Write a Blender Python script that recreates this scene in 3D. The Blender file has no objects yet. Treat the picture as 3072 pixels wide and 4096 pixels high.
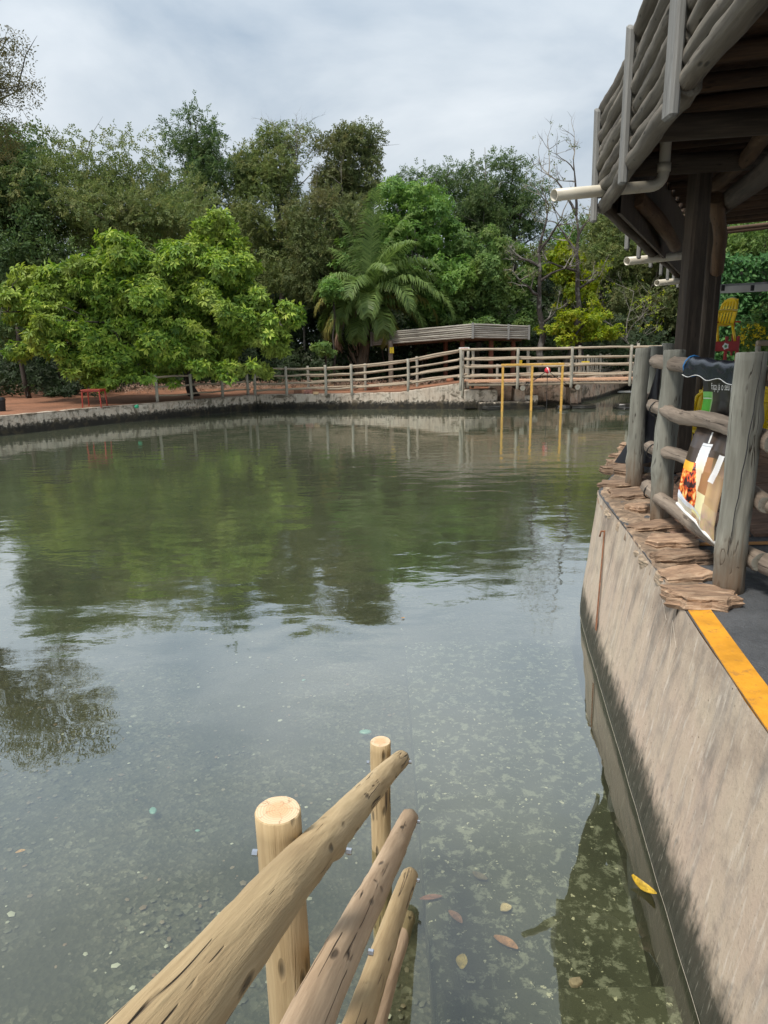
import bpy, math, random
import numpy as np
from mathutils import Vector, Matrix, noise as mnoise

# ------------------------------------------------------------------ camera
S = bpy.context.scene
COL = S.collection
F = 2820.0; PITCH = math.radians(13.4); ROLL = math.radians(1.0); EYE = np.array([0, 0, 2.7])
_f = np.array([0, math.cos(PITCH), -math.sin(PITCH)]); _r0 = np.array([1., 0, 0]); _u0 = np.cross(_r0, _f)
_R = math.cos(ROLL)*_r0 - math.sin(ROLL)*_u0
_U = math.sin(ROLL)*_r0 + math.cos(ROLL)*_u0
cam = bpy.data.objects.new('camera', bpy.data.cameras.new('camera'))
COL.objects.link(cam); S.camera = cam
cam.data.sensor_fit = 'VERTICAL'; cam.data.sensor_height = 36.0; cam.data.lens = F/4096*36
cam.data.clip_start = 0.05; cam.data.clip_end = 2000
M4 = Matrix.Identity(4)
for i in range(3):
    M4[i][0] = _R[i]; M4[i][1] = _U[i]; M4[i][2] = -_f[i]; M4[i][3] = EYE[i]
cam.matrix_world = M4
S.cycles.max_bounces = 8; S.cycles.diffuse_bounces = 3; S.cycles.transparent_max_bounces = 6
S.render.resolution_x = 768; S.render.resolution_y = 1024

# ------------------------------------------------------------------ sky, sun, exposure
W = bpy.data.worlds.new("World"); S.world = W; W.use_nodes = True
nt = W.node_tree; nt.nodes.clear()
def N(t, typ, **kw):
    n = t.nodes.new(typ)
    for k, v in kw.items():
        if k.startswith('i_'): n.inputs[k[2:].replace('_', ' ')].default_value = v
        elif k.startswith('n_'): n.inputs[int(k[2:])].default_value = v
        else: setattr(n, k, v)
    return n
SUN_EL = math.radians(61); SUN_AZ = math.radians(228)     # azimuth clockwise from +Y
sky = N(nt, 'ShaderNodeTexSky', sky_type='NISHITA', sun_disc=False, sun_elevation=SUN_EL, sun_rotation=SUN_AZ)
bg = N(nt, 'ShaderNodeBackground'); out = N(nt, 'ShaderNodeOutputWorld')
tc = N(nt, 'ShaderNodeTexCoord'); sp = N(nt, 'ShaderNodeSeparateXYZ')
nt.links.new(tc.outputs['Generated'], sp.inputs[0])
zc = N(nt, 'ShaderNodeMath', operation='MAXIMUM', n_1=0.0); nt.links.new(sp.outputs[2], zc.inputs[0])
za = N(nt, 'ShaderNodeMath', operation='ADD', n_1=0.30); nt.links.new(zc.outputs[0], za.inputs[0])
dx = N(nt, 'ShaderNodeMath', operation='DIVIDE'); dy = N(nt, 'ShaderNodeMath', operation='DIVIDE')
nt.links.new(sp.outputs[0], dx.inputs[0]); nt.links.new(za.outputs[0], dx.inputs[1])
nt.links.new(sp.outputs[1], dy.inputs[0]); nt.links.new(za.outputs[0], dy.inputs[1])
cb = N(nt, 'ShaderNodeCombineXYZ'); nt.links.new(dx.outputs[0], cb.inputs[0]); nt.links.new(dy.outputs[0], cb.inputs[1])
n1 = N(nt, 'ShaderNodeTexNoise', i_Scale=1.7, i_Detail=9.0, i_Roughness=0.52, i_Distortion=0.35)
n2 = N(nt, 'ShaderNodeTexNoise', i_Scale=0.75, i_Detail=4.0, i_Roughness=0.5)
nt.links.new(cb.outputs[0], n1.inputs['Vector']); nt.links.new(cb.outputs[0], n2.inputs['Vector'])
ad = N(nt, 'ShaderNodeMath', operation='ADD'); nt.links.new(n1.outputs[0], ad.inputs[0]); nt.links.new(n2.outputs[0], ad.inputs[1])
cr = N(nt, 'ShaderNodeValToRGB'); nt.links.new(ad.outputs[0], cr.inputs[0])
el = cr.color_ramp.elements
el[0].position = 0.40; el[0].color = (0.265, 0.325, 0.39, 1)
el[1].position = 0.62; el[1].color = (0.60, 0.63, 0.65, 1)
e = cr.color_ramp.elements.new(0.50); e.color = (0.43, 0.475, 0.515, 1)
m05 = N(nt, 'ShaderNodeMath', operation='MULTIPLY', n_1=0.5); nt.links.new(ad.outputs[0], m05.inputs[0]); nt.links.new(m05.outputs[0], cr.inputs[0])
SKYK = 0.10
sm = N(nt, 'ShaderNodeVectorMath', operation='SCALE'); sm.inputs['Scale'].default_value = 1.0
nt.links.new(sky.outputs[0], sm.inputs[0])
cs = N(nt, 'ShaderNodeVectorMath', operation='SCALE'); cs.inputs['Scale'].default_value = 0.485/SKYK
# overcast skies brighten gently towards the zenith
zg = N(nt, 'ShaderNodeMath', operation='MULTIPLY_ADD', n_1=1.10, n_2=0.78); nt.links.new(zc.outputs[0], zg.inputs[0])
zs_ = N(nt, 'ShaderNodeVectorMath', operation='SCALE'); nt.links.new(cr.outputs[0], zs_.inputs[0]); nt.links.new(zg.outputs[0], zs_.inputs['Scale'])
nt.links.new(zs_.outputs[0], cs.inputs[0])
mx = N(nt, 'ShaderNodeMix', data_type='RGBA'); mx.inputs[0].default_value = 0.95      # cloud cover over the Nishita sky
nt.links.new(sm.outputs[0], mx.inputs[6]); nt.links.new(cs.outputs[0], mx.inputs[7])
nt.links.new(mx.outputs[2], bg.inputs[0]); bg.inputs[1].default_value = SKYK
nt.links.new(bg.outputs[0], out.inputs[0])
sun = bpy.data.objects.new('sun', bpy.data.lights.new('sun', 'SUN')); COL.objects.link(sun)
sun.data.energy = 1.5; sun.data.angle = math.radians(14); sun.data.color = (1.0, 0.93, 0.83)
sd = Vector((math.sin(SUN_AZ)*math.cos(SUN_EL), math.cos(SUN_AZ)*math.cos(SUN_EL), math.sin(SUN_EL)))
sun.rotation_euler = sd.to_track_quat('Z', 'Y').to_euler()
S.view_settings.view_transform = 'Standard'; S.view_settings.look = 'None'
S.view_settings.exposure = 1.52; S.view_settings.gamma = 1; S.view_settings.use_curve_mapping = False

# ------------------------------------------------------------------ helpers
def _ray(px, py): return _f + _R*(px-1536)/F + _U*(2048-py)/F
def gz(px, py, z=0.0):
    d = _ray(px, py); p = EYE + d*((z-EYE[2])/d[2]); return Vector(p)
def gy(px, py, Y):
    d = _ray(px, py); return Vector(EYE + d*(Y/d[1]))
def ppm(Y): return F/(Y*0.99)

def tag(o, label=None, cat=None, group=None, kind=None):
    if label: o['label'] = label
    if cat: o['category'] = cat
    if group: o['group'] = group
    if kind: o['kind'] = kind
    return o
def thing(name, loc, label, cat, group=None, rz=0):
    o = bpy.data.objects.new(name, None); COL.objects.link(o); o.empty_display_size = .1
    o.location = loc; o.rotation_euler = (0, 0, rz)
    return tag(o, label, cat, group)
def mesh(name, V, Fs, mats, smooth=False, fm=None):
    me = bpy.data.meshes.new(name)
    me.from_pydata([tuple(v) for v in V], [], [tuple(f) for f in Fs])
    for m in (mats if isinstance(mats, (list, tuple)) else [mats]): me.materials.append(m)
    if fm is not None: me.polygons.foreach_set('material_index', fm)
    if smooth is True: me.polygons.foreach_set('use_smooth', [True]*len(me.polygons))
    elif smooth: me.polygons.foreach_set('use_smooth', smooth)
    me.update(); return me
def add(name, me, parent=None, M=None, kind=None):
    """link a mesh; M is a world matrix (parents are unscaled empties)"""
    o = bpy.data.objects.new(name, me); COL.objects.link(o)
    if parent is not None:
        o.parent = parent
        P = Matrix.Translation(parent.location) @ parent.rotation_euler.to_matrix().to_4x4() if parent.type == 'EMPTY' else parent['_w']
        if not isinstance(P, Matrix): P = Matrix([list(r) for r in P])
        L = P.inverted() @ (M if M is not None else Matrix.Identity(4))
        o.matrix_basis = L
    elif M is not None: o.matrix_basis = M
    if kind: o['kind'] = kind
    return o
def sub(name, me, parentobj, M=None):
    """sub-part of a part mesh; world matrix M"""
    o = bpy.data.objects.new(name, me); COL.objects.link(o); o.parent = parentobj
    g = parentobj.parent
    P = (Matrix.Translation(g.location) @ g.rotation_euler.to_matrix().to_4x4() if g else Matrix.Identity(4)) @ parentobj.matrix_basis
    o.matrix_basis = P.inverted() @ (M if M is not None else Matrix.Identity(4))
    return o

# shapes --------------------------------------------------------------
def box_vf(sx, sy, sz, c=(0, 0, 0), b=0.0):
    """box with optional chamfer along its edges"""
    x, y, z = sx/2, sy/2, sz/2
    if b <= 0:
        V = [(c[0]+i*x, c[1]+j*y, c[2]+k*z) for k in (-1, 1) for j in (-1, 1) for i in (-1, 1)]
        Fs = [(0, 2, 3, 1), (4, 5, 7, 6), (0, 1, 5, 4), (2, 6, 7, 3), (0, 4, 6, 2), (1, 3, 7, 5)]
        return V, Fs
    V = []; Fs = []
    def ring(zz, xx, yy, bb):
        s = len(V)
        for (i, j) in ((-1, -1), (1, -1), (1, 1), (-1, 1)):
            pts = [(i*(xx-bb), j*yy), (i*xx, j*(yy-bb))]
            if (i, j) in ((1, -1), (-1, 1)): pass
            else: pts = pts[::-1]
            for p in pts: V.append((c[0]+p[0], c[1]+p[1], c[2]+zz))
        return s
    b = min(b, x*.9, y*.9, z*.9)
    r = [ring(-z, x-b, y-b, b*.5), ring(-z+b, x, y, b), ring(z-b, x, y, b), ring(z, x-b, y-b, b*.5)]
    for a, d in zip(r, r[1:]):
        for q in range(8): Fs.append((a+q, a+(q+1) % 8, d+(q+1) % 8, d+q))
    Fs.append(tuple(r[0]+q for q in range(8))[::-1]); Fs.append(tuple(r[3]+q for q in range(8)))
    return V, Fs
def join(parts):
    V = []; Fs = []
    for v, f in parts:
        s = len(V); V += list(v); Fs += [tuple(i+s for i in q) for q in f]
    return V, Fs
def tube_vf(pts, rad, seg=8, caps=True, jit=0, rng=None):
    pts = [Vector(p) for p in pts]; n = len(pts); V = []; Fs = []
    prev = None
    for i, p in enumerate(pts):
        t = (pts[min(i+1, n-1)]-pts[max(i-1, 0)]).normalized()
        if prev is None:
            a = t.orthogonal().normalized()
        else:
            a = (prev - t*prev.dot(t))
            a = a.normalized() if a.length > 1e-5 else t.orthogonal().normalized()
        prev = a; b = t.cross(a)
        r = rad[i] if hasattr(rad, '__len__') else rad
        for k in range(seg):
            w = 2*math.pi*k/seg
            rr = r*(1+(rng.uniform(-jit, jit) if rng else 0))
            V.append(p + a*math.cos(w)*rr + b*math.sin(w)*rr)
    for i in range(n-1):
        for k in range(seg):
            k2 = (k+1) % seg
            Fs.append((i*seg+k, i*seg+k2, (i+1)*seg+k2, (i+1)*seg+k))
    if caps:
        Fs.append(tuple(range(seg))[::-1]); Fs.append(tuple((n-1)*seg+k for k in range(seg)))
    return V, Fs
def log_me(L, r0, r1, mats, seg=12, rings=10, wob=0.0, lump=0.04, seed=0, knots=0, bevel=0.006, tilt=0.0, lastdip=False):
    """log along local +Z; side material 0, cut ends material 1"""
    rg = random.Random(seed); V = []; Fs = []; fm = []; sm = []
    ph = [rg.uniform(0, 6.28) for _ in range(6)]
    kn = [(rg.uniform(.1, .9)*L, rg.uniform(0, 6.28), rg.uniform(.12, .3)) for _ in range(knots)]
    zs = [bevel*.0] + [bevel] + [bevel + (L-2*bevel)*(i/(rings)) for i in range(1, rings)] + [L-bevel, L]
    for i, z in enumerate(zs):
        t = z/L
        r = r0 + (r1-r0)*t
        if i == 0 or i == len(zs)-1: r -= bevel
        env = math.sin(math.pi*t)
        ox = wob*(math.sin(ph[0]+t*4.1)-math.sin(ph[0])*(1-t)-math.sin(ph[0]+4.1)*t + .35*math.sin(t*11+ph[1])*env)
        oy = wob*(math.sin(ph[2]+t*3.3)-math.sin(ph[2])*(1-t)-math.sin(ph[2]+3.3)*t + .35*math.sin(t*9+ph[3])*env)
        for k in range(seg):
            w = 2*math.pi*k/seg
            q = 1 + lump*mnoise.noise(Vector((math.cos(w)*1.1+seed*7.3, math.sin(w)*1.1, z*2.2/(r0*14+.3)))) \
                  + lump*.8*mnoise.noise(Vector((math.cos(w)*2.3, math.sin(w)*2.3+seed*3.1, z*9)))
            for kz, kw, ka in kn:
                dd = ((z-kz)/(r0*.9))**2 + (((w-kw+math.pi) % (2*math.pi)-math.pi)/.7)**2
                if dd < 4: q += ka*math.exp(-dd*1.6)
            dz = tilt*math.cos(w)*r if i >= len(zs)-2 else 0
            V.append((ox+math.cos(w)*r*q, oy+math.sin(w)*r*q, z+dz))
    n = len(zs)
    for i in range(n-1):
        for k in range(seg):
            k2 = (k+1) % seg
            Fs.append((i*seg+k, i*seg+k2, (i+1)*seg+k2, (i+1)*seg+k)); fm.append(0); sm.append(0 < i < n-2)
    Fs.append(tuple(range(seg))[::-1]); fm.append(1); sm.append(False)
    Fs.append(tuple((n-1)*seg+k for k in range(seg))); fm.append(1); sm.append(False)
    return mesh('log', V, Fs, mats, smooth=sm, fm=fm)
def zalign(p0, p1, spin=0):
    d = Vector(p1)-Vector(p0)
    q = d.normalized().to_track_quat('Z', 'Y')
    return Matrix.Translation(Vector(p0)) @ q.to_matrix().to_4x4() @ Matrix.Rotation(spin, 4, 'Z')
_seed = [10]
def log(name, p0, p1, r0, r1, mats, parent, **kw):
    _seed[0] += 1
    L = (Vector(p1)-Vector(p0)).length
    me = log_me(L, r0, r1, mats, seed=kw.pop('seed', _seed[0]), **kw)
    return add(name, me, parent, zalign(p0, p1, _seed[0]*1.3))

# ------------------------------------------------------------------ materials
def new_mat(name):
    m = bpy.data.materials.new(name); m.use_nodes = True
    t = m.node_tree; t.nodes.clear()
    o = N(t, 'ShaderNodeOutputMaterial'); b = N(t, 'ShaderNodeBsdfPrincipled')
    t.links.new(b.outputs[0], o.inputs[0]); return m, t, b, o
def ramp(t, src, stops, interp='LINEAR'):
    r = N(t, 'ShaderNodeValToRGB'); r.color_ramp.interpolation = interp
    e = r.color_ramp.elements
    e[0].position = stops[0][0]; e[1].position = stops[-1][0]
    for k, s in ((0, stops[0]), (1, stops[-1])):
        e[k].color = (*s[1], 1) if hasattr(s[1], '__len__') else (s[1],)*3 + (1,)
    for s in stops[1:-1]:
        q = e.new(s[0]); q.color = (*s[1], 1) if hasattr(s[1], '__len__') else (s[1],)*3+(1,)
    t.links.new(src, r.inputs[0]); return r.outputs[0]
def mixc(t, fac, a, b, mode='MIX'):
    m = N(t, 'ShaderNodeMix', data_type='RGBA', blend_type=mode)
    for s, v in ((0, fac), (6, a), (7, b)):
        if isinstance(v, (int, float)): m.inputs[s].default_value = v
        elif isinstance(v, tuple): m.inputs[s].default_value = (*v, 1)
        else: t.links.new(v, m.inputs[s])
    return m.outputs[2]
def mth(t, op, a, b=None, c=None):
    m = N(t, 'ShaderNodeMath', operation=op)
    for i, v in enumerate((a, b, c)):
        if v is None: continue
        if isinstance(v, (int, float)): m.inputs[i].default_value = v
        else: t.links.new(v, m.inputs[i])
    return m.outputs[0]
def coords(t, kind='Object', scale=(1, 1, 1), rnd=False):
    c = N(t, 'ShaderNodeTexCoord'); src = c.outputs[kind]
    if kind == 'World':
        pass
    if rnd:
        oi = N(t, 'ShaderNodeObjectInfo'); v = N(t, 'ShaderNodeVectorMath', operation='MULTIPLY_ADD')
        t.links.new(src, v.inputs[0]); v.inputs[1].default_value = (1, 1, 1)
        sc = N(t, 'ShaderNodeVectorMath', operation='SCALE'); sc.inputs[0].default_value = (37, 11, 53); t.links.new(oi.outputs['Random'], sc.inputs['Scale'])
        t.links.new(sc.outputs[0], v.inputs[2]); src = v.outputs[0]
    mp = N(t, 'ShaderNodeVectorMath', operation='MULTIPLY'); mp.inputs[1].default_value = scale
    t.links.new(src, mp.inputs[0]); return mp.outputs[0]
def wcoords(t, scale=(1, 1, 1)):
    g = N(t, 'ShaderNodeNewGeometry')
    mp = N(t, 'ShaderNodeVectorMath', operation='MULTIPLY'); mp.inputs[1].default_value = scale
    t.links.new(g.outputs['Position'], mp.inputs[0]); return mp.outputs[0]
def noise(t, vec, scale, detail=4, rough=.55, dist=0):
    n = N(t, 'ShaderNodeTexNoise', i_Scale=scale, i_Detail=detail, i_Roughness=rough, i_Distortion=dist)
    t.links.new(vec, n.inputs['Vector']); return n.outputs[0]
def voro(t, vec, scale, feature='F1', out='Distance', rand=1):
    n = N(t, 'ShaderNodeTexVoronoi', feature=feature, i_Scale=scale, i_Randomness=rand)
    t.links.new(vec, n.inputs['Vector']); return n.outputs[out]
def bump(t, b, h, strength=.4, dist=.01):
    n = N(t, 'ShaderNodeBump', i_Strength=strength, i_Distance=dist)
    t.links.new(h, n.inputs['Height']); t.links.new(n.outputs[0], b.inputs['Normal'])

def wood(name, light, mid, dark, crack=1.0, knots=1.0, stain=None, rough=.85, bs=.6, crackcol=(.035, .024, .016), fine=70, kd=.50):
    m, t, b, o = new_mat(name)
    c = coords(t, 'Object', (1, 1, 1), True)
    def st(s):
        v = N(t, 'ShaderNodeVectorMath', operation='MULTIPLY'); v.inputs[1].default_value = s; t.links.new(c, v.inputs[0]); return v.outputs[0]
    g1 = noise(t, st((fine, fine, 3.5)), 1, 5, .6)
    g2 = noise(t, st((14, 14, 1.4)), 1, 5, .6, .6)
    bl = noise(t, st((3, 3, 1.6)), 1, 3, .5)
    col = ramp(t, g2, [(.3, dark), (.5, mid), (.68, light)])
    col = mixc(t, ramp(t, g1, [(.35, .55), (.65, 0.0)]), col, dark)
    col = mixc(t, ramp(t, bl, [(.4, 0.0), (.7, .55)]), col, tuple(x*.72 for x in mid))
    # long drying cracks: thin contour lines of a noise stretched along the log
    cn = noise(t, st((15, 15, .55)), 1, 3, .5, .12)
    ca = mth(t, 'ABSOLUTE', mth(t, 'SUBTRACT', cn, .5))
    cm = ramp(t, ca, [(.0, 1.0), (.012, .0)])
    msk = ramp(t, noise(t, st((6, 6, 3.4)), 1, 2), [(.50, 0.0), (.56, 1.0)])
    ck = mth(t, 'MULTIPLY', mth(t, 'MULTIPLY', cm, msk), crack)
    col = mixc(t, ck, col, crackcol)
    kv = voro(t, st((20, 20, 5.5)), 1)
    kk = mth(t, 'MULTIPLY', ramp(t, kv, [(.10, 1.0), (.24, .0)]), ramp(t, noise(t, st((4, 4, 4)), 1, 1), [(kd, 0.0), (kd+.05, knots)]))
    col = mixc(t, kk, col, tuple(x*.25 for x in mid))
    if stain:
        g = N(t, 'ShaderNodeTexCoord'); s = N(t, 'ShaderNodeSeparateXYZ'); t.links.new(g.outputs['Object'], s.inputs[0])
        hh = mth(t, 'ADD', s.outputs[2], mth(t, 'MULTIPLY', mth(t, 'SUBTRACT', g2, .5), .5))
        col = mixc(t, ramp(t, hh, [(.02, .92), (.10, .75), (.42, .0)]), col, stain)
    t.links.new(col, b.inputs['Base Color']); b.inputs['Roughness'].default_value = rough
    h = mth(t, 'SUBTRACT', mth(t, 'ADD', mth(t, 'MULTIPLY', g1, .35), mth(t, 'MULTIPLY', g2, .5)), mth(t, 'ADD', mth(t, 'MULTIPLY', ck, .9), mth(t, 'MULTIPLY', kk, .5)))
    bump(t, b, h, bs, .012)
    return m
def endgrain(name, a, bcol, dark):
    m, t, b, o = new_mat(name)
    c = coords(t, 'Object', (1, 1, 0.0))
    ln = N(t, 'ShaderNodeVectorMath', operation='LENGTH'); t.links.new(c, ln.inputs[0])
    nz = noise(t, c, 25, 3)
    r = mth(t, 'ADD', ln.outputs['Value'], mth(t, 'MULTIPLY', nz, .012))
    ring = mth(t, 'SINE', mth(t, 'MULTIPLY', r, 900))
    col = mixc(t, ramp(t, r, [(.030, 1.0), (.046, 0.0)]), a, bcol)
    col = mixc(t, ramp(t, ring, [(-.0, 0.0), (1.0, .35)]), col, dark)
    at = N(t, 'ShaderNodeSeparateXYZ'); t.links.new(c, at.inputs[0])
    ang = mth(t, 'ARCTAN2', at.outputs[1], at.outputs[0])
    rad = mth(t, 'POWER', mth(t, 'ABSOLUTE', mth(t, 'SINE', mth(t, 'ADD', mth(t, 'MULTIPLY', ang, 2.5), mth(t, 'MULTIPLY', nz, 7)))), 160)
    col = mixc(t, mth(t, 'MULTIPLY', rad, .7), col, dark)
    t.links.new(col, b.inputs['Base Color']); b.inputs['Roughness'].default_value = .85
    bump(t, b, mth(t, 'SUBTRACT', noise(t, c, 200, 2), rad), .3, .004)
    return m
def plain(name, col, rough=.5, var=.15, scale=8, bs=.1, metal=0, dirt=None):
    m, t, b, o = new_mat(name)
    c = coords(t, 'Object', (1, 1, 1), True)
    n = noise(t, c, scale, 5, .6)
    cc = mixc(t, ramp(t, n, [(.35, 0.0), (.7, 1.0)]), tuple(x*(1-var) for x in col), tuple(min(1, x*(1+var)) for x in col))
    if dirt:
        cc = mixc(t, ramp(t, noise(t, c, scale*3, 6, .7), [(.54, 0.0), (.66, .9)]), cc, dirt)
    t.links.new(cc, b.inputs['Base Color']); b.inputs['Roughness'].default_value = rough; b.inputs['Metallic'].default_value = metal
    bump(t, b, noise(t, c, scale*8, 3), bs, .004)
    return m

M_tan = wood('fresh_log_wood', (.62, .48, .29), (.51, .385, .215), (.33, .23, .12), crack=1, knots=1, bs=1.0, kd=.48, crackcol=(.05, .03, .018))
M_tan2 = wood('brown_log_wood', (.62, .47, .32), (.51, .375, .25), (.32, .22, .14), crack=1, knots=1, bs=1.0, kd=.49)
M_tanend = endgrain('cut_log_end', (.66, .50, .33), (.66, .40, .23), (.34, .20, .11))
M_grey = wood('weathered_post_wood', (.31, .31, .265), (.235, .235, .20), (.13, .125, .10), crack=1, knots=.9, stain=(.13, .08, .045))
M_greyrail = wood('weathered_rail_wood', (.34, .28, .22), (.26, .21, .165), (.13, .10, .075), crack=1, knots=.7)
M_greyend = endgrain('grey_log_end', (.26, .25, .21), (.22, .20, .16), (.10, .09, .07))
M_pale = wood('bleached_rail_wood', (.46, .385, .29), (.37, .305, .225), (.22, .17, .12), crack=.6, knots=.5)
M_palep = wood('bleached_post_wood', (.42, .40, .33), (.34, .32, .265), (.22, .20, .16), crack=.6, knots=.5)
M_fascia = wood('fascia_log_wood', (.235, .21, .165), (.155, .138, .11), (.07, .06, .048), crack=.6, knots=1)
M_board = wood('silver_board_wood', (.29, .29, .275), (.225, .225, .215), (.14, .14, .13), crack=.35, knots=.5)
M_shed = wood('shed_log_wood', (.40, .375, .33), (.31, .29, .25), (.20, .18, .15), crack=.6, knots=.5)
M_dark = wood('dark_beam_wood', (.15, .085, .045), (.095, .054, .03), (.04, .025, .015), crack=.7, knots=.6)  # dark brown wood of the roof beams and boards
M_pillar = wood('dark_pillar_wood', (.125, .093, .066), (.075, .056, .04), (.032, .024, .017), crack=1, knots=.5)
M_warm = wood('orange_beam_wood', (.19, .115, .06), (.125, .073, .038), (.06, .035, .02), crack=.7, knots=.8)
M_redpost = wood('red_stained_post_wood', (.24, .085, .045), (.17, .06, .032), (.09, .035, .02), crack=.5, knots=.5)
M_plank = wood('orange_plank_wood', (.60, .36, .22), (.52, .30, .18), (.36, .20, .12), crack=.5, knots=.4)
M_yellow = plain('yellow_plastic', (.78, .55, .012), .32, .1, 6, .03)
M_red = plain('red_plastic', (.32, .035, .02), .4, .15, 6, .05)
M_redsteel = plain('red_painted_steel', (.34, .018, .016), .4, .15, 9, .05)
M_green = plain('green_painted_steel', (.09, .34, .12), .45, .15, 9, .05)
M_framey = plain('yellow_painted_steel', (.56, .33, .07), .6, .2, 6, .2, dirt=(.20, .10, .04))
M_stripe = plain('yellow_edge_paint', (.66, .30, .02), .65, .22, 5, .5, dirt=(.38, .18, .04))
M_orangeedge = plain('orange_edge_paint', (.56, .27, .08), .7, .25, 5, .3, dirt=(.28, .14, .06))
M_pvc = plain('white_pvc', (.60, .56, .46), .35, .08, 3, .03, dirt=(.50, .44, .34))
M_white = plain('white_plastic', (.78, .78, .76), .35, .04, 4, .02)
M_canvas = plain('white_canvas', (.62, .62, .60), .7, .08, 3, .1)
M_vinyl = plain('navy_vinyl', (.018, .021, .032), .26, .2, 9, .25)
M_blackvinyl = plain('black_tarp', (.014, .015, .020), .35, .2, 5, .3)
M_blue = plain('blue_cord', (.03, .20, .50), .6, .1, 20, .1)
M_steel = plain('zinc_bolt', (.62, .63, .66), .25, .06, 30, .02, metal=1)
M_black = plain('black_rubber', (.012, .012, .013), .6, .2, 9, .2)
M_wetstone = plain('wet_black_stone', (.022, .021, .018), .3, .4, 5, .6)
M_redpaint = plain('red_ball_paint', (.55, .03, .05), .4, .1, 5, .05)
M_letter = plain('white_print', (.75, .75, .73), .5, .05, 5, 0)
M_chalk = plain('scratched_lettering', (.50, .45, .38), .9, .2, 40, 0)
M_signy = plain('yellow_sign_paint', (.75, .55, .02), .5, .08, 5, 0)
M_signb = plain('black_print', (.03, .03, .03), .5, .08, 5, 0)
M_signr = plain('red_print', (.6, .08, .06), .5, .08, 5, 0)
M_teal = plain('turquoise_glass_pebble', (.22, .42, .38), .3, .2, 20, .1)

def concrete(name, base, pale, grey, algae_top, algae=(.018, .020, .012), pinkish=(.44, .30, .22), streak=1.0, far=False):
    m, t, b, o = new_mat(name)
    w = wcoords(t)
    g = N(t, 'ShaderNodeSeparateXYZ'); t.links.new(w, g.inputs[0]); z = g.outputs[2]
    st = wcoords(t, (9, 9, .55)); st2 = wcoords(t, (30, 30, 1.6))
    s1 = noise(t, st, 1, 5, .6, .3); s2 = noise(t, st2, 1, 4, .6)
    pch = noise(t, w, 1.7, 5, .6); fine = noise(t, w, 60, 4, .7); mid = noise(t, w, 9, 6, .65)
    col = mixc(t, ramp(t, pch, [(.35, 0.0), (.65, 1.0)]), base, pinkish)
    col = mixc(t, ramp(t, s1, [(.50, 0.0), (.68, .55*streak)]), col, grey)
    col = mixc(t, ramp(t, s2, [(.56, 0.0), (.70, .55*streak)]), col, pale)
    col = mixc(t, ramp(t, fine, [(.55, 0.0), (.75, .5)]), col, tuple(x*.35 for x in base))
    col = mixc(t, ramp(t, mid, [(.5, 0.0), (.7, .35)]), col, tuple(x*.55 for x in grey))
    # green-black algae above the waterline, streaked edge
    e = mth(t, 'ADD', z, mth(t, 'ADD', mth(t, 'MULTIPLY', mth(t, 'SUBTRACT', s1, .5), -algae_top*(.5 if far else .7)), mth(t, 'ADD', mth(t, 'MULTIPLY', mth(t, 'SUBTRACT', s2, .5), -algae_top*(.15 if far else .9)), mth(t, 'MULTIPLY', mth(t, 'SUBTRACT', mid, .5), -algae_top*(1.5 if far else 1.0)))))
    col = mixc(t, ramp(t, mth(t, 'DIVIDE', e, algae_top), [(.0 if not far else .6, .97), (.5 if not far else .9, .9 if not far else .72), (1.0 if far else 1.0, .0)]), col, algae)
    if not far:  # pale lime drips and a sooty film over the lower face
        film = ramp(t, mth(t, 'ADD', z, mth(t, 'MULTIPLY', mth(t, 'SUBTRACT', s2, .5), 1.2)), [(-.0, .7), (.22, .0)])
        col = mixc(t, film, col, (.055, .055, .04))
        dr = mth(t, 'MULTIPLY', ramp(t, noise(t, wcoords(t, (55, 55, 1.5)), 1, 4, .6), [(.60, 0.0), (.72, .45)]), ramp(t, z, [(.05, 1.0), (.8, .15)]))
        col = mixc(t, dr, col, (.46, .44, .36))
    if far:      # moss and soot in patches over the whole face and along the coping
        col = mixc(t, ramp(t, noise(t, w, 2.6, 6, .7, .5), [(.50, 0.0), (.60, .8)]), col, (.055, .045, .028))
    else:        # weathered grey fans under the coping
        zz = ramp(t, mth(t, 'ADD', z, mth(t, 'MULTIPLY', mth(t, 'SUBTRACT', s1, .5), .8)), [(.80, 0.0), (1.15, .6)])
        col = mixc(t, mth(t, 'MULTIPLY', zz, ramp(t, pch, [(.42, 0.0), (.6, 1.0)])), col, (.10, .085, .07))
    t.links.new(col, b.inputs['Base Color'])
    t.links.new(ramp(t, mth(t, 'DIVIDE', z, algae_top), [(.0, .5), (.12, .9)]), b.inputs['Roughness'])
    b.inputs['Specular IOR Level'].default_value = .25
    pit = ramp(t, voro(t, w, 16), [(.05, 1.0), (.10, .0)]); pm_ = ramp(t, noise(t, w, 3.1, 2), [(.5, 0.0), (.6, .9)])
    pk = mth(t, 'MULTIPLY', pit, pm_); col = mixc(t, pk, col, (.07, .055, .04)); t.links.new(col, b.inputs['Base Color'])
    bump(t, b, mth(t, 'ADD', mth(t, 'MULTIPLY', mid, .6), mth(t, 'ADD', mth(t, 'MULTIPLY', fine, .5), mth(t, 'MULTIPLY', s2, .3))), .55, .012)
    return m
M_wall = concrete('rendered_wall', (.47, .39, .30), (.66, .60, .52), (.25, .23, .21), .31, pinkish=(.46, .36, .285))
M_farwall = concrete('old_basin_wall', (.47, .42, .345), (.62, .58, .50), (.17, .15, .12), .36, algae=(.010, .010, .008), pinkish=(.40, .33, .26), far=True)
M_channel = concrete('channel_wall', (.40, .33, .26), (.58, .52, .44), (.10, .085, .07), .20, algae=(.014, .013, .010), pinkish=(.42, .27, .19), streak=1.3, far=True)

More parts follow.
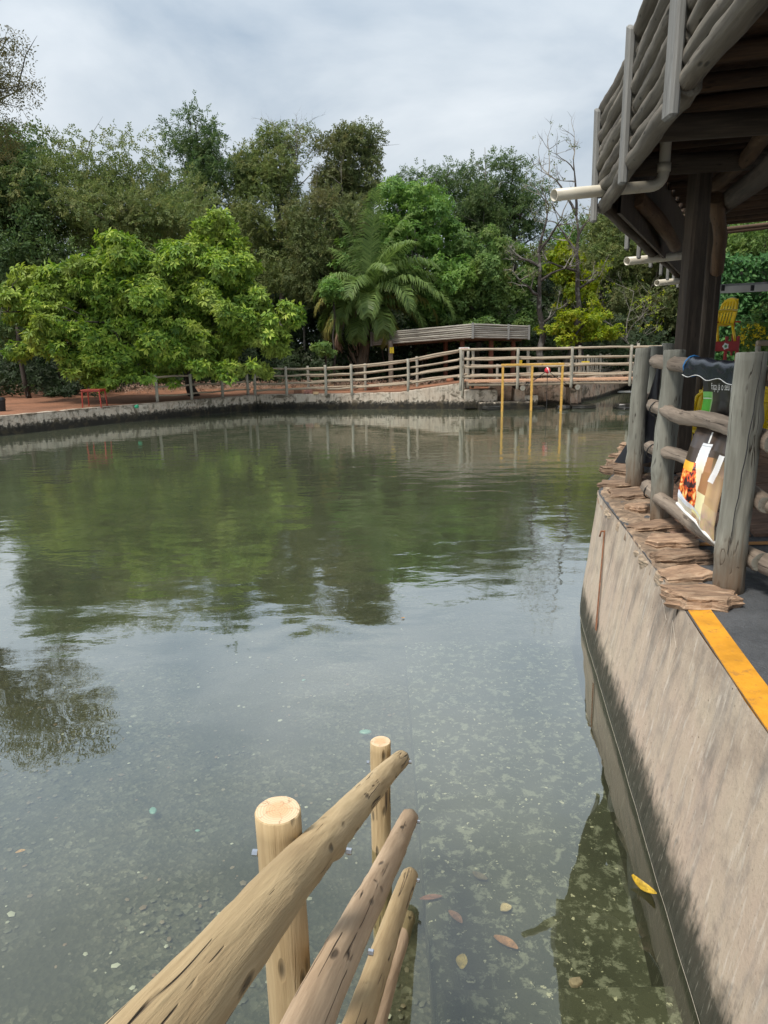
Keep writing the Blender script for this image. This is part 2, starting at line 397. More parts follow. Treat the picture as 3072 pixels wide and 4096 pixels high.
def stone_mat(name, a, b_, c_):
    m, t, b, o = new_mat(name)
    w = coords(t, 'Object', (1, 1, 1), True)
    ly = noise(t, coords(t, 'Object', (5, 16, 42), True), 1, 6, .65, .8)
    pc = noise(t, w, 6, 4)
    col = ramp(t, ly, [(.32, c_), (.5, a), (.68, b_)])
    col = mixc(t, ramp(t, pc, [(.45, 0.0), (.68, .6)]), col, tuple(x*.45 for x in a))
    oi = N(t, 'ShaderNodeObjectInfo'); hs = N(t, 'ShaderNodeHueSaturation', i_Saturation=.9)
    t.links.new(mth(t, 'MULTIPLY_ADD', oi.outputs['Random'], .6, .72), hs.inputs['Value']); t.links.new(col, hs.inputs['Color']); col = hs.outputs[0]
    t.links.new(col, b.inputs['Base Color']); b.inputs['Roughness'].default_value = .85
    bump(t, b, mth(t, 'ADD', ly, mth(t, 'MULTIPLY', noise(t, w, 70, 3), .3)), .9, .02)
    return m
M_stone = stone_mat('brown_ledge_stone', (.29, .175, .10), (.44, .31, .20), (.11, .07, .045))
M_flag = stone_mat('flagstone', (.23, .125, .075), (.30, .175, .11), (.13, .07, .045))
M_mortar = plain('pale_mortar', (.36, .28, .20), .9, .4, 14, .8, dirt=(.16, .12, .09))

def asphalt():
    m, t, b, o = new_mat('grey_painted_floor')
    w = wcoords(t)
    n = noise(t, w, 3, 5, .6); f = noise(t, w, 90, 4, .7); v = noise(t, w, 22, 5, .7)
    col = ramp(t, n, [(.35, (.055, .06, .066)), (.65, (.085, .09, .098))])
    col = mixc(t, ramp(t, f, [(.6, 0.0), (.75, .5)]), col, (.16, .165, .17))
    t.links.new(col, b.inputs['Base Color'])
    t.links.new(ramp(t, v, [(.35, .42), (.65, .75)]), b.inputs['Roughness'])
    bump(t, b, mth(t, 'ADD', v, mth(t, 'MULTIPLY', f, .6)), .7, .010)
    return m
M_floor = asphalt()
def earth():
    m, t, b, o = new_mat('red_earth')
    w = wcoords(t); n = noise(t, w, .8, 6, .6); f = noise(t, w, 14, 5, .7)
    col = ramp(t, n, [(.35, (.17, .075, .038)), (.65, (.28, .125, .065))])
    col = mixc(t, ramp(t, f, [(.52, 0.0), (.68, .7)]), col, (.075, .042, .022))
    # leaf litter further back under the trees
    g = N(t, 'ShaderNodeSeparateXYZ'); t.links.new(w, g.inputs[0])
    far = ramp(t, mth(t, 'ADD', g.outputs[1], mth(t, 'MULTIPLY', n, 6)), [(0.0, 0.0), (1.0, 1.0)])
    yy = mth(t, 'MULTIPLY', mth(t, 'SUBTRACT', mth(t, 'ADD', g.outputs[1], mth(t, 'MULTIPLY', n, 6)), 37), .3)
    cl = mth(t, 'MINIMUM', mth(t, 'MAXIMUM', yy, 0), 1)
    col = mixc(t, cl, col, (.045, .040, .018))
    t.links.new(col, b.inputs['Base Color']); b.inputs['Roughness'].default_value = .95
    bump(t, b, f, .8, .03); return m
M_earth = earth()
def poolfloor():
    m, t, b, o = new_mat('gravel_bed')
    w = wcoords(t)
    v1 = N(t, 'ShaderNodeTexVoronoi', i_Scale=26.0); t.links.new(w, v1.inputs['Vector'])
    v2 = N(t, 'ShaderNodeTexVoronoi', i_Scale=60.0); t.links.new(w, v2.inputs['Vector'])
    n = noise(t, w, .9, 5, .6); n2 = noise(t, w, 5, 4, .6)
    s = N(t, 'ShaderNodeSeparateColor'); t.links.new(v1.outputs['Color'], s.inputs[0])
    s2 = N(t, 'ShaderNodeSeparateColor'); t.links.new(v2.outputs['Color'], s2.inputs[0])
    col = ramp(t, s.outputs[0], [(.0, (.035, .037, .024)), (.45, (.10, .10, .068)), (.85, (.20, .195, .135)), (.97, (.42, .42, .33))])
    col2 = ramp(t, s2.outputs[1], [(.0, (.03, .032, .02)), (.6, (.11, .11, .075)), (.93, (.22, .20, .14)), (1.0, (.50, .46, .36))])
    col = mixc(t, .5, col, col2)
    col = mixc(t, ramp(t, v1.outputs['Distance'], [(.012, 0.0), (.03, .5)]), col, (.035, .036, .022))
    col = mixc(t, ramp(t, n, [(.42, .0), (.58, .8)]), col, (.035, .038, .022))
    col = mixc(t, ramp(t, n2, [(.55, 0.0), (.7, .4)]), col, (.03, .032, .018))
    t.links.new(col, b.inputs['Base Color']); b.inputs['Roughness'].default_value = .9
    bump(t, b, v1.outputs['Distance'], .6, .02); return m
M_bed = poolfloor()
def slabmat():
    m, t, b, o = new_mat('algae_stained_concrete')
    w = wcoords(t)
    n = noise(t, w, 11, 8, .75, .3); n2 = noise(t, w, 1.3, 4, .6); n3 = noise(t, w, 38, 5, .7)
    vb = noise(t, w, 24, 3, .6)
    col = ramp(t, n2, [(.35, (.040, .044, .026)), (.65, (.075, .078, .048))])
    col = mixc(t, ramp(t, n, [(.52, 0.0), (.59, .8)]), col, (.25, .255, .19))
    col = mixc(t, ramp(t, n3, [(.55, 0.0), (.66, .55)]), col, (.022, .026, .012))
    col = mixc(t, ramp(t, vb, [(.66, 0.0), (.68, .9)]), col, (.55, .52, .38))
    t.links.new(col, b.inputs['Base Color']); b.inputs['Roughness'].default_value = .9
    bump(t, b, n, .5, .02); return m
M_slab = slabmat()
def watermat():
    m, t, b, o = new_mat('clear_green_water'); t.nodes.remove(b)
    w = wcoords(t, (1, 1.0, 1))
    g = N(t, 'ShaderNodeSeparateXYZ'); t.links.new(w, g.inputs[0])
    big = noise(t, wcoords(t, (.8, 1.2, 1)), 1, 2, .5)
    rip = noise(t, wcoords(t, (1.5, 2.4, 1)), 1, 3, .5, .5)
    fin = noise(t, wcoords(t, (7, 12, 1)), 1, 3, .6)
    # breeze: calm in the lee of the near wall, rippled across the open basin
    br = mth(t, 'ADD', mth(t, 'MULTIPLY', mth(t, 'SUBTRACT', g.outputs[1], 4.0), .12), mth(t, 'MULTIPLY', mth(t, 'SUBTRACT', noise(t, w, .35, 3), .5), 1.2))
    br = mth(t, 'MINIMUM', mth(t, 'MAXIMUM', br, .03), 1.0)
    lee = mth(t, 'MINIMUM', mth(t, 'MAXIMUM', mth(t, 'MULTIPLY', mth(t, 'SUBTRACT', 26, g.outputs[1]), .07), .30), 1.0)
    br = mth(t, 'MULTIPLY', br, lee)
    h = mth(t, 'ADD', mth(t, 'MULTIPLY', big, mth(t, 'MULTIPLY', lee, .9)), mth(t, 'MULTIPLY', br, mth(t, 'ADD', mth(t, 'MULTIPLY', rip, .80), mth(t, 'MULTIPLY', fin, .13))))
    bp = N(t, 'ShaderNodeBump', i_Strength=.40, i_Distance=.032); t.links.new(h, bp.inputs['Height'])
    lw = N(t, 'ShaderNodeLayerWeight', i_Blend=.5); t.links.new(bp.outputs[0], lw.inputs['Normal'])
    fac = ramp(t, lw.outputs['Facing'], [(.0, .055), (.24, .085), (.36, .135), (.5, .31), (.66, .53), (.85, .64), (1.0, .82)])
    gl = N(t, 'ShaderNodeBsdfGlossy', i_Roughness=.004); gl.inputs['Color'].default_value = (.97, 1, 1, 1); t.links.new(bp.outputs[0], gl.inputs['Normal'])
    tr = N(t, 'ShaderNodeBsdfTransparent'); tr.inputs[0].default_value = (.84, .87, .77, 1)
    df = N(t, 'ShaderNodeBsdfDiffuse'); df.inputs[0].default_value = (.10, .11, .07, 1)
    m1 = N(t, 'ShaderNodeMixShader'); murk = ramp(t, lw.outputs['Facing'], [(.0, .02), (.5, .10), (.8, .45), (1.0, .85)])
    t.links.new(murk, m1.inputs[0]); t.links.new(tr.outputs[0], m1.inputs[1]); t.links.new(df.outputs[0], m1.inputs[2])
    m2 = N(t, 'ShaderNodeMixShader'); t.links.new(fac, m2.inputs[0]); t.links.new(m1.outputs[0], m2.inputs[1]); t.links.new(gl.outputs[0], m2.inputs[2])
    t.links.new(m2.outputs[0], o.inputs[0]); return m
M_water = watermat()

def leafmat(name, cols=None, trans=.40, rough=.55, patch=None, pscale=.7, pamt=.7, tint=True):
    m, t, b, o = new_mat(name)
    g = N(t, 'ShaderNodeNewGeometry')
    at = N(t, 'ShaderNodeAttribute', attribute_name='tint')
    rv = mth(t, 'ADD', mth(t, 'MULTIPLY', g.outputs['Random Per Island'], .35), mth(t, 'MULTIPLY', at.outputs['Fac'], .65)) if tint else g.outputs['Random Per Island']
    n = len(cols); col = ramp(t, rv, [(i/(n-1), c) for i, c in enumerate(cols)])
    w = wcoords(t)
    if patch:
        col = mixc(t, ramp(t, noise(t, w, pscale, 3, .6), [(.48, 0.0), (.66, pamt)]), col, patch)
    t.links.new(col, b.inputs['Base Color']); b.inputs['Roughness'].default_value = rough
    b.inputs['Specular IOR Level'].default_value = .25
    tl = N(t, 'ShaderNodeBsdfTranslucent')
    hs = N(t, 'ShaderNodeHueSaturation', i_Value=1.25, i_Saturation=1.1); t.links.new(col, hs.inputs['Color']); t.links.new(hs.outputs[0], tl.inputs[0])
    mx = N(t, 'ShaderNodeMixShader'); mx.inputs[0].default_value = trans
    t.links.new(b.outputs[0], mx.inputs[1]); t.links.new(tl.outputs[0], mx.inputs[2]); t.links.new(mx.outputs[0], o.inputs[0])
    return m
L_mango = leafmat('glossy_light_green_leaves', [(.045, .10, .02), (.10, .19, .03), (.19, .31, .045), (.33, .44, .065), (.55, .62, .14)], trans=.32, patch=(.30, .34, .08), pscale=.5, pamt=.55)
L_olive = leafmat('olive_leaves', [(.085, .13, .045), (.13, .18, .06), (.18, .23, .075), (.26, .25, .085)], patch=(.22, .20, .08), pamt=.45)
L_dark = leafmat('dark_green_leaves', [(.045, .085, .035), (.07, .125, .045), (.11, .17, .06), (.16, .21, .07)], patch=(.12, .14, .04), pamt=.4)
L_brown = leafmat('brown_green_leaves', [(.07, .10, .04), (.11, .145, .055), (.15, .185, .07), (.22, .20, .08)], patch=(.20, .15, .07), pamt=.4, pscale=.45)
L_bright = leafmat('bright_green_leaves', [(.06, .145, .04), (.11, .22, .055), (.17, .29, .07), (.26, .37, .09)], patch=(.17, .27, .04), pamt=.5)
L_mid = leafmat('mid_green_leaves', [(.06, .12, .04), (.10, .18, .05), (.15, .24, .07), (.23, .31, .09)], patch=(.17, .21, .04), pamt=.5)
L_yel = leafmat('yellow_green_leaves', [(.10, .17, .02), (.19, .28, .02), (.32, .38, .03), (.36, .30, .03)], patch=(.33, .30, .03), pamt=.4)
L_palm = leafmat('palm_leaflets', [(.09, .15, .045), (.14, .21, .06), (.20, .28, .085)], patch=None, tint=False, rough=.4)
L_palmy = leafmat('yellow_palm_leaflets', [(.18, .20, .07), (.32, .27, .07), (.13, .17, .07)], tint=False)
L_dead = leafmat('dead_palm_leaflets', [(.20, .13, .09), (.30, .20, .15), (.14, .09, .06)], tint=False, trans=.15, rough=.8)
L_hedge = leafmat('hedge_leaves', [(.035, .10, .03), (.06, .16, .045), (.10, .22, .06)], trans=.25)
L_ylw = leafmat('yellow_flowers', [(.75, .6, .03), (.85, .7, .08)], trans=.3)
def barkmat(name, a, b_, lich=None):
    m, t, b, o = new_mat(name)
    st = wcoords(t, (9, 9, 1.8)); n = noise(t, st, 1, 5, .6)
    col = ramp(t, n, [(.35, a), (.65, b_)])
    if lich: col = mixc(t, ramp(t, noise(t, wcoords(t), 3.3, 5, .6), [(.54, 0.0), (.64, .8)]), col, lich)
    t.links.new(col, b.inputs['Base Color']); b.inputs['Roughness'].default_value = .9
    bump(t, b, n, .7, .03); return m
B_dark = barkmat('dark_bark', (.025, .02, .016), (.06, .05, .04))
B_grey = barkmat('grey_bark', (.10, .09, .075), (.20, .185, .16), (.28, .27, .24))
B_black = barkmat('burnt_bark', (.02, .017, .015), (.055, .045, .038), (.16, .15, .14))
B_palm = barkmat('palm_trunk_bark', (.06, .045, .03), (.15, .115, .08))

# ------------------------------------------------------------------ ground, basin, water
def structure(name, me, M=None): return tag(add(name, me, None, M), kind='structure')
WALLTOP = 1.2
wallw = [(.62, -1.2), (1.25, 2.3), (1.36, 3.01), (1.53, 4.03), (1.85, 6.02), (1.98, 6.75)]
wallt = [(.80, -1.2), (1.45, 2.3), (1.57, 3.01), (1.73, 3.95), (2.0, 5.8), (2.14, 6.85)]
right = [(2.2, 7.25), (2.62, 8.05), (3.3, 8.9), (6.5, 15.0), (13.0, 27.6), (14.2, 31.0), (21, 46)]
left = [(-5.43, 30.9), (-7.8, 28.35), (-10.31, 25.82), (-12.42, 22.88), (-17, 16), (-24, 3), (-26, -1.2)]
# one earth sheet from the banks to the horizon
V = []; Fs = []
inner = [(-26, -1.2)] + [(x, y) for x, y in left[::-1][1:]] + [(0.73, 31.0), (3.6, 31.0), (6.0, 31.2), (8.6, 31.4), (10.1, 33.5), (12.9, 38.6), (16.5, 46)]
outer = [(-700, -700), (-700, -100), (-700, 60), (-700, 150), (-600, 300), (-400, 500), (-250, 700), (-100, 800), (0, 800), (150, 800), (300, 800), (400, 800), (500, 700), (800, 800)]
def gh(x, y): return .63 if y < 33 else min(.63 + (y-33)*.035, 1.6)
rows = []
ts = [0, .003, .008, .016, .03, .06, .15, .4, 1]
for (a, b_) in zip(inner, outer):
    rows.append([(a[0]+(b_[0]-a[0])*t, a[1]+(b_[1]-a[1])*t) for t in ts])
for r in rows:
    for (x, y) in r: V.append((x, y, gh(x, y)))
n = len(ts)
for i in range(len(rows)-1):
    for j in range(n-1): Fs.append((i*n+j, (i+1)*n+j, (i+1)*n+j+1, i*n+j+1))
structure('ground', mesh('ground', V, Fs, M_earth))
# land on the right and far bank of the channel
rb = [(3.3, 8.9), (6.5, 15.0), (13.0, 27.6), (14.2, 31.0), (21, 46), (17, 46.2)]
V = [(x, y, 1.16) for x, y in rb] + [(700, -100, 1.16), (700, 300, 1.16), (700, 500, 1.16), (700, 600, 1.16), (700, 700, 1.16), (500, 800, 1.5)]
Fs = [(i, i+6, i+7, i+1) for i in range(5)]
structure('right_bank_ground', mesh('rbg', V, Fs, M_earth))
# basin bed, step and slab
def grid(x0, x1, y0, y1, z, nx, ny, amp=0, seed=0):
    V = []; Fs = []
    for j in range(ny+1):
        for i in range(nx+1):
            x = x0+(x1-x0)*i/nx; y = y0+(y1-y0)*j/ny
            V.append((x, y, z + amp*mnoise.noise(Vector((x*.6+seed, y*.6, 0)))))
    for j in range(ny):
        for i in range(nx):
            a = j*(nx+1)+i; Fs.append((a, a+1, a+nx+2, a+nx+1))
    return V, Fs
V, Fs = grid(-27, 24, -2, 50, -.72, 60, 60, .10); structure('pool_bed', mesh('bed', V, Fs, M_bed, True))
V, Fs = join([box_vf(2.6, 4.4, .5, (1.50, 4.75, -.62), .02), box_vf(2.6, 1.8, .62, (1.5, 1.72, -.46), .02), box_vf(.30, 6.5, .9, (1.72, 4.1, -.62), .02)])
# the ledge box follows the wall
structure('submerged_slab', mesh('slab', V[:16*2*2], [f for f in Fs if max(f) < 64], M_slab))
structure('water', mesh('water', *grid(-27, 24, -2, 50, 0.0, 1, 1), M_water))

# near right wall ------------------------------------------------------
wl = thing('retaining_wall', (2.0, 5.0, 0), 'tall rendered concrete retaining wall stained with algae at the right of the water', 'wall')
def ribbon(low, top, z0, z1, sub=6, rows_=6, amp=.012):
    V = []; Fs = []; P = []
    for k in range(len(low)-1):
        for s in range(sub):
            t = s/sub; P.append([(low[k][0]+(low[k+1][0]-low[k][0])*t, low[k][1]+(low[k+1][1]-low[k][1])*t), (top[k][0]+(top[k+1][0]-top[k][0])*t, top[k][1]+(top[k+1][1]-top[k][1])*t)])
    P.append([low[-1], top[-1]])
    for (l, u) in P:
        for r in range(rows_+1):
            f = r/rows_; z = z0+(z1-z0)*f
            x = l[0]+(u[0]-l[0])*f; y = l[1]+(u[1]-l[1])*f
            nn = mnoise.noise(Vector((x*2.5, y*2.5, z*2.5)))*amp
            V.append((x+nn, y, z))
    m = rows_+1
    for i in range(len(P)-1):
        for r in range(rows_): Fs.append((i*m+r, i*m+r+1, (i+1)*m+r+1, (i+1)*m+r))
    return V, Fs
lowl = [(x-.13, y) for x, y in wallw]
# rounded corner, then the return face hidden behind the corner
cl = wallw + [(2.06, 7.02), (2.22, 7.32), (2.55, 8.0), (3.25, 8.95), (6.5, 15.1), (13.0, 27.7), (14.2, 31.1), (21, 46)]
ct = wallt + [(2.19, 7.05), (2.30, 7.28), (2.62, 7.95), (3.3, 8.9), (6.52, 15.0), (13.05, 27.6), (14.25, 31.0), (21.05, 46)]
cu = [(x-.16 if y < 7 else x, y) for x, y in cl]
Vw, Fw = join([ribbon(cu, cl, -.9, 0.0, 5, 3), ribbon(cl, ct, 0.0, WALLTOP-.002, 5, 8)])
add('wall_face', mesh('wallface', Vw, Fw, M_wall, True), wl)
# meniscus / lime line at the water's edge
V, Fs = tube_vf([(cl[i][0]-.006+.004*math.sin(y_*9), y_, .004) for i, y_ in enumerate([c[1] for c in cl[:7]])], .0045, 5)
pts = []
for k in range(6):
    for s in range(12):
        t = s/12; x = cl[k][0]+(cl[k+1][0]-cl[k][0])*t; y = cl[k][1]+(cl[k+1][1]-cl[k][1])*t
        pts.append((x-.007+.005*mnoise.noise(Vector((y*4, 0, 0))), y, .003))
V, Fs = tube_vf(pts, .0009, 5); add('lime_line', mesh('lime', V, Fs, M_chalk, True), wl)
# rusty bracket and rust run
rp = gz(2418, 2100, .0)
def wallpoint(px, py):
    """ point of the wall face under a direction from the camera """
    d = _ray(px, py)
    for i in range(4000):
        p = EYE + d*(1.5+i*.002)
        f = min(max(p[2]/WALLTOP, 0), 1)
        for k in range(5):
            y0 = wallw[k][1]+(wallt[k][1]-wallw[k][1])*f; y1 = wallw[k+1][1]+(wallt[k+1][1]-wallw[k+1][1])*f
            if y0 <= p[1] <= y1:
                s = (p[1]-y0)/(y1-y0)
                x = (wallw[k][0]+(wallw[k+1][0]-wallw[k][0])*s)*(1-f) + (wallt[k][0]+(wallt[k+1][0]-wallt[k][0])*s)*f
                if p[0] > x-.004: return Vector((x-.004, p[1], p[2]))
    return Vector((1.9, 6, .6))
M_rust = plain('rust', (.20, .08, .035), .9, .4, 20, .3, dirt=(.10, .04, .02))
a = wallpoint(2422, 2125); b2 = wallpoint(2388, 2520)
P = [a.lerp(b2, t/8) for t in range(9)]
V = []; Fs = []
for i, p in enumerate(P):
    wv = .016+.008*i/8
    V += [p+Vector((-.010, -wv, 0)), p+Vector((-.016, 0, 0)), p+Vector((-.010, wv, 0))]
for i in range(8):
    for k in (0, 1): Fs.append((i*3+k, i*3+k+1, i*3+k+4, i*3+k+3))
add('rust_streak', mesh('rust', V, Fs, M_rust, True), wl)
V, Fs = tube_vf([a+Vector((.03, 0, .0)), a+Vector((-.04, 0, .0)), a+Vector((-.05, 0, -.05))], .009, 6); add('iron_bracket', mesh('brk', V, Fs, M_rust, True), wl)
# scratches on the render: three long inverted V
for k, (x0, y0, x1, y1, x2, y2) in enumerate([(2615, 2380, 2590, 2510, 2580, 2560), (2650, 2400, 2665, 2480, 2630, 2570), (2690, 2480, 2705, 2590, 2670, 2690), (2690, 2480, 2680, 2600, 2668, 2700)]):
    A, B, C = wallpoint(x0, y0), wallpoint(x1, y1), wallpoint(x2, y2)
    V, Fs = tube_vf([A, B, C], [.0008, .0016, .0008], 4); add('scratch', mesh('scr', V, Fs, M_chalk), wl)

# platform floor --------------------------------------------------------
def poly(pts, z): return [(x, y, z) for x, y in pts], [tuple(range(len(pts)))]
plat = [(x+.004, y) for x, y in ct[:9]] + [(3.3, 8.9), (6.5, 15.0), (30, 15), (30, -6), (.8, -6)]
V, Fs = poly(plat, WALLTOP); structure('platform_floor', mesh('platform', V, Fs, M_floor))
V, Fs = join([box_vf(27.5, 5, 3, (-12.95, -3.7, -.3))]); structure('camera_deck', mesh('deck', V, Fs, M_floor))
# yellow painted stripe along the edge, up to the first capstone
sA = [(x+.002, y) for x, y in [(.82, -1.1), (1.455, 2.3), (1.575, 3.01), (1.72, 3.80)]]
sB = [(.94, -1.1), (1.585, 2.3), (1.70, 2.98), (1.845, 3.78)]
V = []; Fs = []
for i in range(4): V += [(*sA[i], WALLTOP-.05), (*sA[i], WALLTOP+.006), (*sB[i], WALLTOP+.008)]
for i in range(3):
    for k in (0, 1): Fs.append((i*3+k, i*3+k+1, i*3+k+4, i*3+k+3))
structure('yellow_edge_stripe', mesh('stripe', V, Fs, M_stripe))
# grooved boundary: flagstones beyond the grey paint
A_ = gz(2740, 2145, 1.2); B_ = gz(3072, 2250, 1.2)
fl0 = [gz(2700, 2130, 1.2), gz(2890, 2180, 1.2)]
rg = random.Random(5)
PX, PY = 9, 18; gp = {}
for j in range(PY+1):
    for i in range(PX+1):
        gp[i, j] = (2.15+i*.62+rg.uniform(-.13, .13)+j*.11, 5.15+j*.52+rg.uniform(-.11, .11))
flag_root = thing('flagstone_paving', (3, 6, 1.2), 'reddish brown flagstone paving behind the log fence', 'paving')
def inside_platform(x, y):
    for k in range(len(ct)-1):
        (xa, ya), (xb, yb) = ct[k], ct[k+1]
        if ya <= y <= yb: return x > xa+(xb-xa)*(y-ya)/(yb-ya)+.16
    return False
for j in range(PY):
    for i in range(PX):
        q = [gp[i, j], gp[i+1, j], gp[i+1, j+1], gp[i, j+1]]
        cx = sum(p[0] for p in q)/4; cy = sum(p[1] for p in q)/4
        if not all(inside_platform(*p) for p in q) or cy > 14: continue
        h = .016+rg.uniform(0, .008); V = []; 
        for (s, z) in ((.965, 0), (.955, h-.005), (.92, h)):
            for p in q: V.append((cx+(p[0]-cx)*s, cy+(p[1]-cy)*s, WALLTOP+z))
        Fs = [(8, 9, 10, 11)] + [(r*4+k, r*4+(k+1) % 4, r*4+4+(k+1) % 4, r*4+4+k) for r in (0, 1) for k in range(4)]
        add('flagstone', mesh('flagstone', V, Fs, M_flag), flag_root)
V, Fs = poly([(2.06, 5.12), (2.16, 5.05), (9, 5.9), (9, 6.0)], WALLTOP+.006)
structure('orange_paint_line', mesh('opl', [(1.98, 5.10, 1.206), (2.16, 5.02, 1.206), (6.9, 5.00, 1.206), (6.9, 5.10, 1.206)], [(0, 1, 2, 3)], M_orangeedge))

# capstones: rough laminated slabs set across the wall top
def rock(name, c, sx, sy, sz, rz, mat, parent, seed, tilt=(0, 0), jag=.16, seg=12):
    rg = random.Random(seed); V = []; Fs = []
    base = [1+rg.uniform(-jag, jag) for _ in range(seg)]
    lay = [(-.5, .95), (-.2, 1.0), (-.12, .965), (.14, 1.02), (.20, .97), (.42, .985), (.5, .90)]
    for (z, s) in lay:
        for k in range(seg):
            w = 2*math.pi*k/seg
            cx, cy = math.cos(w), math.sin(w)
            m = max(abs(cx), abs(cy)); f = (1/m)**.72
            q = base[k]*s*(1+rg.uniform(-.022, .022)+.13*mnoise.noise(Vector((cx*1.6+seed, cy*1.6, z*2.2))))*f*.5
            V.append((cx*q*sx, cy*q*sy, z*sz+rg.uniform(-.05, .05)*sz))
    V.append((0, 0, .52*sz)); V.append((0, 0, -.5*sz))
    for r in range(len(lay)-1):
        for k in range(seg): Fs.append((r*seg+k, r*seg+(k+1) % seg, (r+1)*seg+(k+1) % seg, (r+1)*seg+k))
    t = (len(lay)-1)*seg
    for k in range(seg):
        Fs.append((t+k, t+(k+1) % seg, len(V)-2)); Fs.append(((k+1) % seg, k, len(V)-1))
    M = Matrix.Translation(c) @ Matrix.Rotation(rz, 4, 'Z') @ Matrix.Rotation(tilt[0], 4, 'X') @ Matrix.Rotation(tilt[1], 4, 'Y')
    return add(name, mesh(name, V, Fs, mat), parent, M)
caps = [(2785, 2385, .34, .20, .085, .15), (2725, 2300, .32, .13, .06, .10), (2700, 2235, .32, .14, .065, .3), (2665, 2165, .36, .19, .08, .15),
        (2600, 2105, .34, .19, .07, .1), (2550, 2035, .28, .15, .06, .0), (2500, 1975, .30, .22, .07, .1), (2455, 1935, .36, .24, .06, -.05),
        (2490, 1885, .36, .26, .07, .3), (2470, 1850, .30, .20, .10, .6), (2520, 1822, .4, .3, .06, .8), (2560, 1795, .4, .36, .07, .8)]
for i, (px, py, sx, sy, sz, rz) in enumerate(caps):
    c = gz(px, py, WALLTOP+sz*.3); c.z = WALLTOP+sz*(.14+.12*((i*7) % 3)); sz *= [1, .8, 1.15][i % 3]; sx *= [1.0, .82, 1.1, .9][i % 4]
    rock('capstone', c+Vector((.035, 0, 0)), sx*1.15, sy*1.62, sz*1.1, rz*.5+rg.uniform(-.2, .2), M_stone, wl, 40+i, (rg.uniform(-.08, .08), rg.uniform(-.10, .04)), jag=.20, seg=20)
V = []; Fs = []; nI, nJ = 14, 90
for j in range(nJ+1):
    y_ = 3.86+(8.0-3.86)*j/nJ
    for q in range(len(ct)-1):
        if ct[q][1] <= y_ <= ct[q+1][1]: xe = ct[q][0]+(ct[q+1][0]-ct[q][0])*(y_-ct[q][1])/(ct[q+1][1]-ct[q][1])
    wd = min(.30, .05+.5*(y_-3.86))+.07*mnoise.noise(Vector((y_*3, 9, 0)))+(.25 if y_ > 5.6 else 0)*min(1, (y_-5.6)*1.5)
    for i in range(nI+1):
        s_ = i/nI; nz_ = mnoise.noise(Vector((s_*wd*9, y_*6, 4)))+.5*mnoise.noise(Vector((s_*wd*26, y_*20, 1)))
        zz = WALLTOP+.010+.018*nz_-(.035 if i in (0, nI) else 0)-(.05 if i == 0 else 0)
        V.append((xe-.008+s_*wd+.02*mnoise.noise(Vector((y_*11, s_*3, 2))), y_, zz))
for j in range(nJ):
    for i in range(nI): Fs.append((j*(nI+1)+i, j*(nI+1)+i+1, (j+1)*(nI+1)+i+1, (j+1)*(nI+1)+i))
M_mbed = plain('brown_mortar_bed', (.26, .185, .125), .9, .5, 9, .9, dirt=(.10, .075, .055))
add('mortar_bed', mesh('mbed', V, Fs, M_mbed, True), wl)
for i in range(20):
    k = rg.uniform(3.95, 7.3)
    for q in range(len(ct)-1):
        if ct[q][1] <= k <= ct[q+1][1]:
            x = ct[q][0]+(ct[q+1][0]-ct[q][0])*(k-ct[q][1])/(ct[q+1][1]-ct[q][1])
    rock('mortar_lump', Vector((x+rg.uniform(.02, .07), k, WALLTOP-.035+rg.uniform(-.02, .01))), rg.uniform(.07, .13), rg.uniform(.12, .28), rg.uniform(.05, .09), rg.uniform(-.2, .2), M_mortar, wl, 90+i, (rg.uniform(-.2, .2), rg.uniform(-.3, .3)))

# near log fence on the platform ------------------------------------------
nf = thing('log_fence', (2.09, 4.08, WALLTOP), 'weathered grey log fence of thick posts on the platform beside the water', 'fence')
PW = [M_grey, M_greyend]; RW = [M_greyrail, M_greyend]
_p4 = gy(2620, 1385, 8.5); _p5 = gy(2672, 1374, 10.0)
posts = [((2.095, 4.08), 1.42, .088), ((2.33, 5.76), 1.415, .084), ((2.60, 7.2), 1.42, .078), ((_p4.x, 8.5), 1.42, .085), ((_p5.x, 10.0), 1.44, .09)]
pobj = []
for i, ((x, y), h, r) in enumerate(posts):
    seg, rings = (28, 30) if i < 3 else (14, 10)
    p = log('post', (x, y, WALLTOP-.01), (x+(.012 if i else -.0), y, WALLTOP+h), r*1.04, r*.97, PW, nf, seg=seg, rings=rings, wob=.012, lump=.10, knots=3, tilt=.05)
    pobj.append(p)
# a long open crack down the nearest post
_ck = []
for i in range(17):
    t_ = i/16; a_ = math.radians(-117+34-46*t_+2*math.sin(i*1.9)); rr_ = .0885+.004*t_
    _ck.append((2.101-.006*t_+math.cos(a_)*rr_, 4.08+math.sin(a_)*rr_, WALLTOP+1.37-1.12*t_))
V, Fs = tube_vf(_ck, [.001+.0028*math.sin(math.pi*i/16)**.7 for i in range(17)], 5)
sub('crack', mesh('crack', V, Fs, M_signb), pobj[0])
